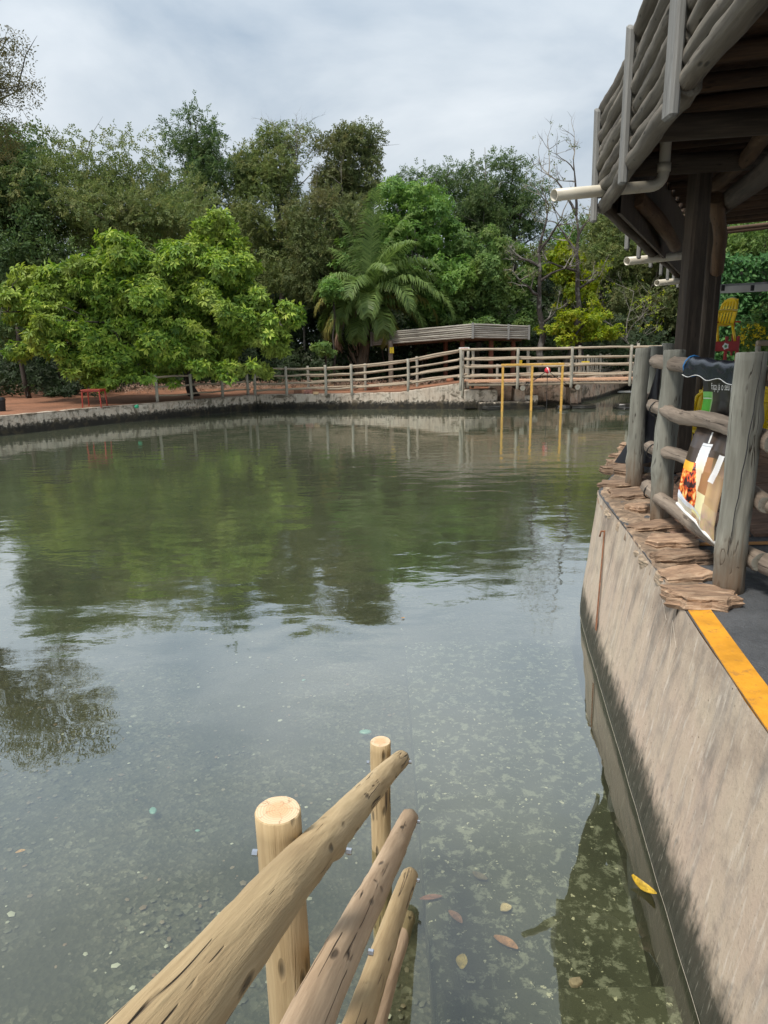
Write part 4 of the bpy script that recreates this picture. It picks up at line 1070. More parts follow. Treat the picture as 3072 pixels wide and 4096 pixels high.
def sprigs(p, outd, rs, per, ll, lw, sprig=.35, droop=.3, lb=None):
    """little twigs with leaves in two ranks"""
    n = len(p); lb = lb or LB(); tn = np.clip(rs.normal(.5, .27, n), 0, 1)
    ax = norm(outd+rs.normal(0, .7, (n, 3))-np.array([0, 0, droop]))
    s0 = norm(np.cross(ax, rs.normal(size=(n, 3)))); nn0 = np.cross(s0, ax)
    for k in range(per):
        f = (k//2+.5)/(per/2); sgn = 1 if k % 2 else -1
        d = norm(s0*sgn+ax*.7+rs.normal(0, .3, (n, 3))-np.array([0, 0, .2]))
        sd_ = norm(np.cross(d, nn0+rs.normal(0, .45, (n, 3))))
        lb.addl(p+ax*sprig*f, d, sd_, ll*rs.uniform(.7, 1.3, n), lw*rs.uniform(.7, 1.2, n), np.cross(sd_, d), tn)
    return lb
def limbs(base, tips, r0, rs, trunk_top=None, seg=7, fork=.45, curve=.5):
    """trunk and one curved limb to every tip"""
    base = Vector(base); parts = []
    tt = Vector(trunk_top) if trunk_top is not None else base+Vector((0, 0, 2))
    P = [base.lerp(tt, i/5)+Vector((rs.uniform(-.08, .08), rs.uniform(-.08, .08), 0)) for i in range(6)]; P[0] = base
    parts.append(tube_vf(P, [r0*(1.25 if i == 0 else 1-.08*i) for i in range(6)], seg))
    for t in tips:
        t = Vector(t); a = tt.lerp(base, rs.uniform(0, .25)); L = (t-a).length
        c1_ = a+Vector((0, 0, L*.25))+(t-a)*.25; c2_ = a+(t-a)*.7+Vector((rs.uniform(-.1, .1)*L, rs.uniform(-.1, .1)*L, L*.08))
        Q = []
        for i in range(8):
            s = i/7; Q.append(a*(1-s)**3+c1_*3*s*(1-s)**2+c2_*3*s*s*(1-s)+t*s**3+Vector((rs.normal(0, .02*L*.3), rs.normal(0, .02*L*.3), rs.normal(0, .02*L*.3))))
        Q[0] = a
        rr = r0*rs.uniform(.3, .5)
        parts.append(tube_vf(Q, [rr*(1-.85*i/7) for i in range(8)], 5, caps=False))
        for q in range(3):
            i = rs.randint(3, 7); s = Q[i]; e_ = s+Vector((rs.normal(0, .25)*L, rs.normal(0, .2)*L, rs.normal(.12, .2)*L))*.6
            parts.append(tube_vf([s, s.lerp(e_, .5)+Vector((0, 0, .05*L)), e_], [rr*.35, rr*.22, rr*.06], 4, caps=False))
    return join(parts)
TREES = {}
def tree(name, label, cat, base, main, k, n, mat, bark, leaf, seed, group=None, r0=.16, gap=.12, size=(.25, .45), shell=.5, stray=.04, ttop=None, ntips=9):
    rs = np.random.RandomState(seed)
    root = thing(name, base, label, cat, group)
    lobes = sublobes(main, k, rs, size)
    p, od = crown_points(lobes, n, rs, shell, gap)
    kind, per, ll, lw = leaf[:4]
    lb = rosettes(p, od, rs, per, ll, lw, *(leaf[4:])) if kind == 'ros' else sprigs(p, od, rs, per, ll, lw, *(leaf[4:]))
    M = Matrix.Identity(4)
    add('crown', lb.build('crown', mat), root, M)
    tips = [lobes[i][:3] for i in rs.choice(len(lobes), min(ntips, len(lobes)), replace=False)]
    mz = np.mean([m[2]-m[5]*.6 for m in main])
    tt = ttop or (base[0]+(np.mean([m[0] for m in main])-base[0])*.35, base[1]+(np.mean([m[1] for m in main])-base[1])*.3, max(base[2]+1.2, mz))
    V, Fs = limbs(base, tips, r0, rs, tt); add('trunk', mesh('trunk', V, Fs, bark, True), root, M)
    return root
def lobe(px, py, rx, ry, Y, depth=None):
    """a crown mass seen round (px,py) with half-size rx,ry (in photo pixels) standing at distance Y"""
    c = gy(px, py, Y); s = 1/ppm(Y)*1.02
    return (c.x, Y, c.z, rx*s, depth if depth else max(rx*s*.8, 1.2), ry*s)

# big light-green tree overhanging the left bank
mango = [lobe(150, 1230, 260, 190, 28.8, 2.2), lobe(420, 1200, 330, 260, 29.2, 2.6), lobe(760, 1250, 360, 290, 29.0, 2.6), lobe(860, 1060, 210, 200, 30.0, 2.0),
         lobe(1000, 1270, 200, 230, 28.8, 2.2), lobe(340, 1400, 190, 130, 27.4, 1.2), lobe(600, 1400, 400, 150, 28.0, 1.5), lobe(380, 1090, 280, 150, 29.8, 2.0), lobe(960, 1420, 210, 120, 29.2, 1.2), lobe(30, 1230, 140, 110, 28.4, 1.4), lobe(330, 1490, 110, 60, 27.2, .9), lobe(640, 1490, 150, 60, 27.4, 1.0), lobe(1060, 1330, 140, 150, 28.6, 1.4), lobe(830, 960, 170, 110, 30.4, 1.4), lobe(400, 1515, 150, 55, 27.2, .8), lobe(770, 1515, 90, 42, 27.4, .7), lobe(910, 1500, 70, 42, 27.6, .7), lobe(1050, 1480, 60, 55, 27.8, .7), lobe(120, 1360, 130, 70, 28.0, 1.0)]
tree('broad_tree', 'broad light green leafy tree overhanging the left bank and its fence', 'tree', (-8.2, 31.2, .6), mango, 230, 17500, L_mango, B_dark, ('ros', 7, .25, .092, .62, .30), 1, r0=.22, gap=.22, size=(.10, .23), shell=.35, ntips=22)
G = 'woodland trees along the far bank'
SM = ('spr', 10, .135, .065, .42)
specs = [
 ('woodland_tree', 'wide olive-brown tree with its crown just above the broad light green tree at far left', (-12, 37, .7), [lobe(330, 760, 340, 200, 37), lobe(620, 790, 240, 190, 38), lobe(560, 950, 340, 160, 36), lobe(250, 590, 140, 70, 38)], 46, 4600, L_olive, SM, .10),
 ('woodland_tree', 'dark green tree at the left edge below the hanging branches', (-15.5, 35, .7), [lobe(20, 780, 200, 230, 36), lobe(130, 1000, 200, 220, 35), lobe(60, 620, 160, 90, 38), lobe(30, 1300, 120, 200, 35)], 36, 3600, L_dark, ('spr', 8, .20, .10, .5), .06),
 ('woodland_tree', 'sparse dark tree whose pointed top stands highest left of the middle', (-9.5, 42, .8), [lobe(760, 560, 120, 150, 42), lobe(860, 680, 160, 150, 42), lobe(760, 430, 60, 70, 42), lobe(700, 780, 160, 120, 42)], 30, 2100, L_dark, SM, .30),
 ('woodland_tree', 'tall olive tree with wispy bare twigs on top, left of the brown-topped tree', (-5.5, 41, .8), [lobe(1100, 620, 150, 170, 42), lobe(1170, 530, 100, 80, 42), lobe(1060, 800, 190, 200, 41), lobe(1150, 1000, 170, 170, 40)], 42, 3900, L_olive, SM, .20),
 ('woodland_tree', 'dark brown-topped round tree above the palm', (-1.8, 42, .8), [lobe(1410, 600, 150, 110, 42), lobe(1470, 720, 110, 120, 42), lobe(1360, 760, 110, 160, 42)], 30, 2700, L_brown, SM, .12),
 ('woodland_tree', 'grey-green tree with exposed grey branches behind the palm', (-2.5, 38.5, .8), [lobe(1290, 940, 200, 190, 39), lobe(1330, 1130, 200, 150, 38)], 30, 3300, L_brown, SM, .18),
 ('woodland_tree', 'large bright green tree right of the palm', (2.2, 38, .8), [lobe(1620, 850, 190, 150, 39), lobe(1740, 930, 170, 160, 39), lobe(1560, 1020, 200, 130, 38), lobe(1720, 1120, 220, 180, 37.6), lobe(1500, 900, 90, 100, 39)], 46, 5200, L_bright, ('ros', 6, .20, .09, .35, .3), .08),
 ('woodland_tree', 'dark flat-topped tree on the skyline right of the brown-topped one', (4, 47, 1), [lobe(1700, 740, 150, 70, 47), lobe(1850, 740, 170, 90, 47), lobe(1890, 860, 180, 130, 46)], 34, 2500, L_dark, SM, .20),
 ('woodland_tree', 'dark gappy tree left of the two bare trunks', (8.5, 45, 1), [lobe(2010, 720, 110, 110, 45), lobe(2060, 860, 170, 130, 45), lobe(1960, 900, 150, 130, 44)], 34, 2300, L_dark, SM, .30),
 ('woodland_tree', 'mid green tree standing directly above the log shelter roof', (5, 38, .8), [lobe(1900, 1130, 170, 210, 38), lobe(2030, 1060, 150, 160, 39), lobe(2060, 1240, 120, 160, 37.4), lobe(1880, 1290, 200, 120, 37.2)], 44, 5200, L_mid, ('ros', 6, .19, .085, .4, .3), .08),
 ('woodland_tree', 'yellow-green leafy sapling growing between the two bare trunks', (9.3, 37.5, 1), [lobe(2270, 1090, 100, 130, 38), lobe(2300, 1230, 90, 110, 38), lobe(2230, 1010, 70, 80, 38.5), lobe(2350, 1120, 60, 120, 38.5)], 26, 1800, L_yel, ('ros', 6, .19, .09, .4, .3), .12),
 ('woodland_tree', 'low yellowing tree with leaves just above the bridge rail right of the shelter', (9.0, 35.5, 1), [lobe(2280, 1310, 120, 70, 36), lobe(2400, 1290, 100, 70, 36)], 18, 800, L_yel, ('ros', 6, .17, .075, .4, .3), .25),
 ('woodland_tree', 'greyish green tree behind the right bare trunk beside the big roof', (12.5, 43, 1), [lobe(2480, 930, 150, 130, 43), lobe(2420, 1010, 150, 150, 42), lobe(2600, 1050, 150, 170, 42)], 36, 3300, L_olive, SM, .14),
 ('woodland_tree', 'dark tangled tree under the roof corner left of the big pillars', (14, 41, 1), [lobe(2560, 1250, 200, 160, 41), lobe(2680, 1180, 160, 200, 41)], 30, 3000, L_brown, SM, .14),
]
for i, (nm, lb_, base, main, k, n_, mt, lf_, gap) in enumerate(specs):
    tree(nm, lb_, 'tree', base, main, int(k*1.8), int(n_*1.25), mt, B_dark if i % 3 else B_grey, lf_, 20+i, G, gap=gap, r0=.17, size=(.16, .32))
# hanging branches of a tall tree entering at the upper left
tree('tall_tree', 'tall tree with drooping pinnate leaves entering the picture at the upper left', 'tree', (-15.5, 24, .63), [lobe(10, 220, 90, 110, 24, 1.0), lobe(60, 330, 90, 100, 24, 1.0), lobe(-260, 350, 240, 240, 24, 2.5), lobe(10, 430, 70, 50, 24, .8), lobe(70, 170, 70, 70, 24, .8), lobe(-70, 520, 120, 90, 24, 1.0), lobe(-40, 640, 100, 80, 24, 1.0)], 40, 2500, leafmat('russet_pinnate_leaves', [(.07, .075, .03), (.11, .11, .04), (.17, .13, .05)]), B_dark, ('spr', 8, .10, .035, .42, .9), 77, r0=.16, gap=.20, ntips=14)

# background forest: same tree kinds copied further back
def copy_tree(o, parent=None):
    c = o.copy(); COL.objects.link(c)
    if parent is not None: c.parent = parent
    for ch in o.children: copy_tree(ch, c)
    return c
pro = []
for s_, (mt, nm) in enumerate(((L_dark, 'dark'), (L_brown, 'brown'), (L_mid, 'green'))):
    main = [(0, 0, 6.2, 3.6, 3.0, 4.2), (1.5, .5, 8.2, 2.6, 2.4, 2.4), (-2, 0, 4.0, 3.2, 2.6, 3.2), (2.2, 0, 3.6, 3.0, 2.6, 3.0)]
    pro.append(tree('forest_tree', 'x', 'tree', (0, 0, 0), main, 40, 2900, mt, B_dark, ('spr', 8, .23, .12, .5), 60+s_, 'forest trees behind the first row', gap=.05))
rg = random.Random(3)
bx = [(-24, 44, .9), (-19.5, 50, 1.1), (-16, 46, 1.1), (-12.5, 51, 1.15), (-9, 46, 1.0), (-5.5, 52, 1.1), (-2.5, 47, 1.02), (1.5, 53, .95), (4.5, 49, .82), (8, 54, .86), (11, 50, .80), (14.5, 52, .95), (17.5, 47, .95), (21, 50, 1.05), (25, 46, 1.1), (30, 50, 1.2), (-29, 48, 1.1), (19, 41, .85)]
for i, (x, y, s_) in enumerate(bx):
    pr_ = pro[i % 3]; o = pr_ if i < 3 else copy_tree(pr_)
    o.location = (x, y, 1.0); o.rotation_euler = (0, 0, rg.uniform(0, 6.28)); o.scale = (s_*1.1, s_*1.1, s_)
    kd = ['dark green', 'brown-green', 'mid green'][i % 3]
    o['label'] = kd+' forest tree in the second row, '+['far left beyond the frame edge', 'behind the far left edge tree', 'behind the olive-brown tree', 'left of the sparse pointed tree', 'behind the sparse pointed tree', 'behind the wispy olive tree', 'behind the grey-branched tree', 'behind the palm', 'behind the bright green tree', 'behind the log shelter roof', 'behind the left bare trunk', 'behind the right bare trunk', 'behind the big roof corner', 'behind the big dark pillars', 'behind the hedge', 'farthest right beyond the hedge', 'farthest left of the row', 'nearest the big pillars'][i]
    o['group'] = 'forest trees in the second row'
# undergrowth
def under(name, x0, x1, y0, y1, z1, n, mat, seed, leaf):
    rs = np.random.RandomState(seed)
    x = rs.uniform(x0, x1, n); y = rs.uniform(y0, y1, n)
    top = z1*(.6+.4*np.sin(x*.9+seed)*np.sin(x*.37+y*.5)+.25*np.sin(x*2.3+y))
    z = .7+rs.uniform(0, 1, n)**.8*np.maximum(top, .3)
    p = np.stack([x, y, z], 1); od = norm(np.stack([rs.normal(0, .4, n), -np.ones(n), rs.uniform(0, .8, n)], 1))
    lb = rosettes(p, od, rs, leaf[0], leaf[1], leaf[2], .4, .3)
    return tag(add(name, lb.build(name, mat)), kind='stuff')
L_under = leafmat('dark_undergrowth_leaves', [(.018, .035, .014), (.03, .055, .02), (.045, .075, .025)], patch=(.04, .05, .02))  # very dark green leaf colours of the undergrowth
under('undergrowth', -30, 32, 41, 47, 6.0, 9000, L_under, 5, (6, .33, .15))
under('low_undergrowth', -22, 26, 36.5, 41, 3.4, 5200, L_under, 6, (6, .25, .11))
under('left_undergrowth', -26, -12.5, 31, 36, 3.0, 1900, L_under, 8, (6, .2, .09))
under('ground_litter', -20, 14, 33, 38, .25, 1500, L_dead, 9, (4, .12, .06))
tag(bpy.data.objects['undergrowth'], 'dense dark undergrowth beneath the far trees', 'undergrowth')
tag(bpy.data.objects['low_undergrowth'], 'low dark leafy undergrowth in front of the forest', 'undergrowth')
tag(bpy.data.objects['left_undergrowth'], 'dark leafy undergrowth at the left behind the bank', 'undergrowth')
tag(bpy.data.objects['ground_litter'], 'dry leaf litter on the earth under the trees', 'leaf litter')

# bare trees with recursive twigs
def bare(name, label, base, top, r0, seed, lean, forks, leafn, bark, lm):
    rs = np.random.RandomState(seed); root = thing(name, base, label, 'tree', None)
    trunk = []; twigs = []; ends = []
    B0 = Vector(base); T = Vector(top)
    P = [B0.lerp(T, i/9)+Vector((rs.normal(0, .05), rs.normal(0, .05), 0)) for i in range(10)]; P[0] = B0
    trunk.append(tube_vf(P, [r0*(1-.72*i/9) for i in range(10)], 9))
    def grow(s, d, L, r, lev):
        n = 5; pts = [s]; dd = d.copy()
        for i in range(n):
            dd = (dd+Vector((rs.normal(0, .16), rs.normal(0, .16), rs.normal(.04, .13)))).normalized(); pts.append(pts[-1]+dd*L/n)
        (trunk if lev < 1 else twigs).append(tube_vf(pts, [r*(1-.75*i/n) for i in range(n+1)], 5 if lev < 1 else 3, caps=False))
        if lev >= 3: ends.append(pts[-1]); return
        for i in range(2+(lev < 2)+rs.randint(0, 2)):
            k = rs.randint(2, n+1); dn_ = (dd+Vector((rs.normal(0, .75), rs.normal(0, .5), rs.normal(.15, .45)))).normalized()
            grow(pts[k], dn_, L*rs.uniform(.45, .68), r*.5, lev+1)
        ends.append(pts[-1])
    for (t, d, L) in forks:
        i = min(int(t*9), 9); grow(P[i], Vector(d).normalized(), L, r0*.42, 0)
    V, Fs = join(trunk); add('trunk', mesh('trunk', V, Fs, bark, True), root)
    V, Fs = join(twigs); add('twigs', mesh('twigs', V, Fs, B_grey), root, kind='stuff')
    if leafn:
        e_ = np.array([tuple(v) for v in ends]); idx = rs.randint(0, len(e_), leafn)
        p = e_[idx]+rs.normal(0, .12, (leafn, 3)); od = norm(rs.normal(size=(leafn, 3)))
        add('leaves', rosettes(p, od, rs, 4, .13, .06, .4).build('leaves', lm), root)
b0 = gy(2322, 1385, 36.5); t0 = gy(2312, 860, 36.5)
bare('bare_tree', 'tall nearly bare tree with forked thin top, the right one of the two trunks', (b0.x, 36.5, .9), (t0.x, 36.5, t0.z), .19, 5, 0,
     [(1, (.1, 0, 1), 2.5), (1, (-.6, 0, 1), 2.6), (.92, (.5, 0, .8), 1.4), (.8, (-.6, .1, .8), 1.9), (.72, (-1, 0, .1), 1.7), (.62, (.9, 0, .4), 1.2)], 90, B_black, L_brown)
b0 = gy(2177, 1385, 36.2); t0 = gy(2155, 1010, 36.2)
bare('bare_tree', 'blackened trunk with sparse brown twigs, the left one of the two trunks', (b0.x, 36.2, .9), (t0.x, 36.2, t0.z), .21, 8, 0,
     [(1, (-.1, 0, 1), 2.2), (1, (.5, 0, .9), 1.8), (.95, (-.8, 0, .5), 1.6), (.85, (.8, 0, .6), 1.6), (.7, (-.9, 0, .4), 1.4), (.55, (.7, 0, .5), 1.0)], 150, B_black, L_brown)
b0 = gy(2440, 1390, 37)
bare('tangled_tree', 'low tangle of pale grey drooping branches right of the two trunks', (b0.x+1.2, 37, .9), (b0.x+.9, 37, 2.6), .09, 12, 0,
     [(1, (-.9, 0, .5), 2.2), (1, (.2, 0, 1), 2.0), (.9, (-.6, .2, .9), 2.4), (.8, (.8, 0, .5), 1.8), (1, (-.2, 0, 1), 2.6)], 160, B_grey, L_yel)
b0 = gy(1360, 900, 40.2)
bare('bare_tree', 'leafless pale grey tree crown in front of the brown-topped tree', (b0.x, 40.2, .9), (b0.x, 40.2, 8.0), .10, 15, 0,
     [(1, (.3, 0, 1), 2.4), (1, (-.4, 0, 1), 2.6), (.9, (.8, 0, .5), 2.2), (.9, (-.8, 0, .5), 2.0)], 0, B_grey, None)
b0 = gy(1180, 560, 41.5)
bare('bare_tree', 'leafless wispy twigs standing above the olive treetop', (b0.x, 41.5, .9), (b0.x, 41.5, b0.z-1), .08, 17, 0,
     [(1, (.4, 0, 1), 2.0), (1, (-.4, 0, 1), 1.9), (.95, (.9, 0, .6), 1.9)], 0, B_grey, None)
b0 = gy(1938, 800, 44)
bare('slim_tree', 'slim sapling with tiered leaves poking above the skyline', (b0.x, 44, .9), (b0.x-.05, 44, gy(1938, 590, 44).z), .05, 19, 0, [(.97, (.6, 0, .5), .6), (.93, (-.6, 0, .5), .7), (.88, (.7, 0, .4), .8), (.83, (-.7, 0, .4), .9), (.78, (.7, 0, .3), .9), (.75, (-.7, 0, .3), .9)], 70, B_grey, L_dark)
for (px, py, w_, h_, Y, n_, mt, lb_) in ((1330, 1170, 50, 55, 34.6, 300, L_bright, 'small bright green bush growing left of the palm crown'), (1300, 1400, 45, 30, 34.0, 160, L_mid, 'low leafy green shrub at the left foot of the palm'),
        (1530, 1345, 60, 45, 36.8, 260, L_mid, 'leafy green shrub between the palm trunk and the shelter roof')):
    c = lobe(px, py, w_, h_, Y); tree('shrub', lb_, 'shrub', (c[0], Y, .65), [c], 9, n_, mt, B_dark, ('ros', 6, .17, .075, .4, .3), int(px), None, r0=.05, size=(.3, .5), ntips=4)
# plain leaning trunk at the left
a = gz(118, 1596, .63)
lt = thing('leaning_trunk', a, 'thin leaning tree trunk with red earth at its foot at the far left', 'tree')
V, Fs = tube_vf([a+Vector((0, 0, -.05)), a+Vector((-.12, 0, .9)), a+Vector((-.2, .05, 2.0)), a+Vector((-.15, .1, 3.4))], [.12, .10, .09, .07], 9); add('trunk', mesh('t', V, Fs, B_dark, True), lt)
rs = np.random.RandomState(31)
p, od = crown_points([(a.x-.2, a.y+.4, 4.0, 1.3, .8, .9), (a.x-1.3, a.y+.5, 3.6, 1.0, .8, .7)], 300, rs); add('crown', rosettes(p, od, rs, 6, .2, .08).build('c', L_dark), lt)

# palm
pc_ = gy(1480, 1228, 36.6); pb = Vector((gy(1436, 1500, 36.6).x, 36.6, .7))
pm_ = thing('palm_tree', pb, 'feather palm with arching green fronds, some yellow and dead, behind the shelter', 'palm')
V, Fs = tube_vf([pb, pb.lerp(pc_, .3), pb.lerp(pc_, .6), pb.lerp(pc_, .95)], [.26, .30, .25, .18], 12); add('trunk', mesh('pt', V, Fs, B_palm, True), pm_)
for k in range(26):
    w = k*2.4; z_ = .6+1.5*(k/26); q = pb+Vector((math.cos(w)*.24, math.sin(w)*.24, z_))
    V, Fs = tube_vf([q, q+Vector((math.cos(w)*.18, math.sin(w)*.18, .30)), q+Vector((math.cos(w)*.34, math.sin(w)*.34, .62))], [.07, .045, .02], 4)
    add('frond_stub', mesh('stub', V, Fs, B_palm), pm_)
def frond(c, azim, elev, L, seed, mat, droop=1.0, tw=.0, ll=1.0, nl=84):
    rs = np.random.RandomState(seed)
    h = np.array([math.cos(azim), math.sin(azim), 0.]); P = []; p = np.array(c, float); e_ = elev
    n = 16
    for i in range(n+1):
        P.append(p.copy()); d = h*math.cos(e_)+np.array([0, 0, math.sin(e_)]); p = p+d*L/n; e_ -= droop*(.04+.14*(i/n))
    P = np.array(P); V, Fs = tube_vf([Vector(q) for q in P], [.035*(1-.85*i/n) for i in range(n+1)], 4, caps=False)
    lb = LB(); s = np.linspace(.12, .99, nl); ii = s*n; i0 = np.minimum(ii.astype(int), n-1); f = (ii-i0)[:, None]
    pos = P[i0]*(1-f)+P[i0+1]*f; tan = norm(P[i0+1]-P[i0]); sidev = norm(np.cross(tan, np.array([0, 0, 1.])+0*tan)); up = np.cross(sidev, tan)
    lens = ll*np.sin(np.pi*(s*.86+.10))**.6
    VV = []; 
    for sg in (-1, 1):
        # each leaflet in two pieces so it bends down
        d1_ = norm(sidev*sg*.95+tan*.62+up*.25+rs.normal(0, .09, (nl, 3)))
        w_ = .05+0*s
        mid = pos+d1_*(lens*.5)[:, None]
        d2_ = norm(d1_*.8-np.array([0, 0, .55+.35*droop])+rs.normal(0, .10, (nl, 3)))
        end = mid+d2_*(lens*.55)[:, None]
        sd_ = norm(np.cross(d1_, up))*.5*.06
        q1 = np.stack([pos-sd_*.5, pos+sd_*.5, mid+sd_, mid-sd_], 1); q2 = np.stack([mid-sd_, mid+sd_, end+sd_*.12, end-sd_*.12], 1)
        VV += [q1, q2]
    VV = np.concatenate(VV).reshape(-1, 3)
    fr = add('frond', mesh('rachis', V, Fs, mat), pm_)
    fr['_k'] = 1; del fr['_k']
    sub('leaflets', trimesh('leaflets', VV, len(VV)//4, mat), fr)
fr_ = [ # azimuth, elevation, length, material, droop
 (1.9, 1.45, 4.6, L_palm, .45), (.6, 1.25, 4.0, L_palm, .6), (2.7, 1.3, 3.4, L_palm, .6), (-.3, 1.15, 4.2, L_palm, 1.2), (.15, .95, 4.3, L_palm, 1.25), (-.5, .85, 4.0, L_palm, 1.3),
 (0.3, .55, 4.1, L_palm, 1.3), (-.15, .50, 3.8, L_palmy, 1.3), (-.9, .8, 3.6, L_palm, 1.5), (-1.6, .7, 3.0, L_palm, 1.6), (-2.2, .6, 2.8, L_palm, 1.6), (3.0, .95, 3.2, L_palm, 1.35),
 (3.3, .65, 3.0, L_palmy, 1.3), (2.8, .35, 3.0, L_palm, 1.2), (3.5, .05, 2.8, L_palmy, 1.1), (3.2, -.05, 2.9, L_dead, 1.1), (-2.7, -.15, 2.9, L_dead, 1.2), (-2.95, .1, 3.0, L_palmy, 1.3), (-1.2, 1.2, 3.4, L_palm, 1.2), (-2.6, 1.1, 3.0, L_palm, 1.2), (.0, .1, 3.3, L_palmy, 1.2), (1.2, .8, 3.6, L_palm, 1.0), (-.4, .3, 3.6, L_palm, 1.4), (-.7, 1.3, 4.0, L_palm, .9), (-1.9, 1.0, 3.4, L_palm, 1.5), (-2.5, .2, 2.8, L_palm, 1.4), (.5, .3, 3.8, L_palm, 1.3), (-1.2, .1, 2.6, L_palm, 1.5), (-.8, -.3, 2.4, L_palmy, 1.2), (-2.0, -.2, 2.3, L_palm, 1.2), (3.6, -.1, 2.6, L_palm, 1.2), (.1, .75, 5.0, L_palm, 1.25), (-.35, .6, 4.8, L_palm, 1.3), (.4, 1.0, 4.8, L_palm, 1.05), (-1.2, 1.5, 4.9, L_palm, .25), (2.7, 1.42, 4.6, L_palm, .35), (.3, 1.38, 4.6, L_palm, .45), (2.2, 1.3, 4.2, L_palm, .6)]
for i, (az, el_, L, mt, dr) in enumerate(fr_): frond(pc_+Vector((0, 0, .0)), az, el_, L*1.1, 500+i, mt, dr)

# ------------------------------------------------------------------ big pavilion at the right
pv = thing('pavilion', (3.4, 8, WALLTOP), 'large open log pavilion with a heavy log fascia roof at the right', 'pavilion')
ZB = 3.90; DL = .119; NLG = 8
FW = [M_fascia, M_fascia]
def E1(y): return .915+.1715*y        # eave line x(y) up to the corner
YC = 7.15
ys = [-1.6, .55, 2.25, 3.98, 5.55, YC]
rg = random.Random(21)
for k in range(len(ys)-1):
    for q in range(NLG):
        z = ZB+.055+q*DL; yA, yB = ys[k], ys[k+1]
        a = Vector((E1(yA)+rg.uniform(-.02, .02), yA-.04, z+rg.uniform(-.015, .015))); b = Vector((E1(yB)+rg.uniform(-.02, .02), yB+.05+(.10 if k == 4 else 0), z+rg.uniform(-.015, .015)))
        log('fascia_log', a, b, rg.uniform(.056, .066), rg.uniform(.050, .060), FW, pv, seg=18, rings=18, wob=.016, lump=.16, knots=2)
for k, y in enumerate(ys[1:]):
    h = [1.1, 1.1, 1.12, 1.03, 1.0][k]; w = [.12, .12, .125, .085, .085][k]
    V, Fs = box_vf(.05, w, h, (0, 0, 0), .012)
    V = [(v[0]+.006*math.sin(v[2]*7+k), v[1]+.012*math.sin(v[2]*5+k*2), v[2]+(.05*(v[1]/w) if v[2] > 0 else 0)) for v in V]
    x = E1(y)-.085
    add('fascia_board', mesh('board', V, Fs, M_board), pv, Matrix.Translation((x, y+(.10 if k == 4 else 0), ZB+h/2-.10)) @ Matrix.Rotation(-.05 if k == 4 else 0, 4, 'X'))
# second run of fascia, seen from inside
EC = Vector((E1(YC)+.02, YC+.1, 0)); EE = Vector((6.75, 16.4, 0))
for q in range(NLG):
    z = ZB+.055+q*DL
    for s in range(4):
        a = EC.lerp(EE, s/4)+Vector((0, 0, z)); b = EC.lerp(EE, (s+1)/4)+Vector((0, 0, z))
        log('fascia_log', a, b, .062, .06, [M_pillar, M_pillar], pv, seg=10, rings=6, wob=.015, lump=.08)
for t in (.22, .33, .47, .62, .74, .86, .97):
    p = EC.lerp(EE, t)+Vector((-.085, .04, ZB+.38)); V, Fs = box_vf(.05, .12, .98, (0, 0, 0), .01)
    add('fascia_board', mesh('board', V, Fs, M_board), pv, Matrix.Translation(p) @ Matrix.Rotation(-.45, 4, 'Z'))
# inner dark lining board behind the second run
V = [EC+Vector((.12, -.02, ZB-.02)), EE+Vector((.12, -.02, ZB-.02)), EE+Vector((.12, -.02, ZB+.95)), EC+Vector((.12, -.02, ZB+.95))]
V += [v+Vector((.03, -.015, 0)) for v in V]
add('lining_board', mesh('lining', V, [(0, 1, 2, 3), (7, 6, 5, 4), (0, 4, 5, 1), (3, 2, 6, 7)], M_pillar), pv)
# roof deck: overlapping dark boards above purlins
def roofz(x): return ZB+.62+.09*(x-1)
for j in range(28):
    y = -1.5+j*.64
    x0 = E1(y)+.12 if y < YC else (EC.x+(EE.x-EC.x)*(y-EC.y)/(EE.y-EC.y)+.2)
    if y > 16.2: break
    V, Fs = box_vf(14-x0, .635, .04, (0, 0, 0), .004)
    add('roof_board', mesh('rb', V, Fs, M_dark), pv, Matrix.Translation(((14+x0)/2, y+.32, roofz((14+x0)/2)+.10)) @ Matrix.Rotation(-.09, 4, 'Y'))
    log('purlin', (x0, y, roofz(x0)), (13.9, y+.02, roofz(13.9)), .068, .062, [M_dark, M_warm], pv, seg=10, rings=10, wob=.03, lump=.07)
for y in (16.9, 17.5): log('purlin', (7.2, y, roofz(7.2)-.05), (14, y, roofz(14)-.05), .05, .05, [M_dark, M_dark], pv, seg=8, rings=6)
# main beams across the pillar heads
log('main_beam', (2.75, 4.2, ZB+.35), (4.55, 10.6, ZB+.40), .11, .11, [M_pillar, M_warm], pv, seg=14, rings=14, wob=.04)
log('main_beam', (2.25, 7.78, ZB+.50), (9.5, 7.9, ZB+.75), .10, .10, [M_pillar, M_warm], pv, seg=14, rings=12, wob=.03)
log('main_beam', (2.1, 5.9, ZB+.36), (9.5, 6.0, ZB+.66), .095, .09, [M_pillar, M_warm], pv, seg=14, rings=12, wob=.03)
a = gy(2905, 1065, 9.6); b = gy(2890, 820, 8.4)
log('brace', gy(2868, 1085, 9.8), gy(2866, 790, 8.6), .08, .085, [M_warm, M_warm], pv, seg=16, rings=16, wob=.02, lump=.16, knots=3)
log('brace', gy(2860, 740, 8.5), gy(3130, 480, 6.8), .075, .085, [M_warm, M_warm], pv, seg=16, rings=16, wob=.04, lump=.16, knots=3)
log('brace', gy(2545, 790, 8.0), gy(2700, 985, 10.6), .09, .085, [M_warm, M_warm], pv, seg=14, rings=12, wob=.03, lump=.1, knots=2)
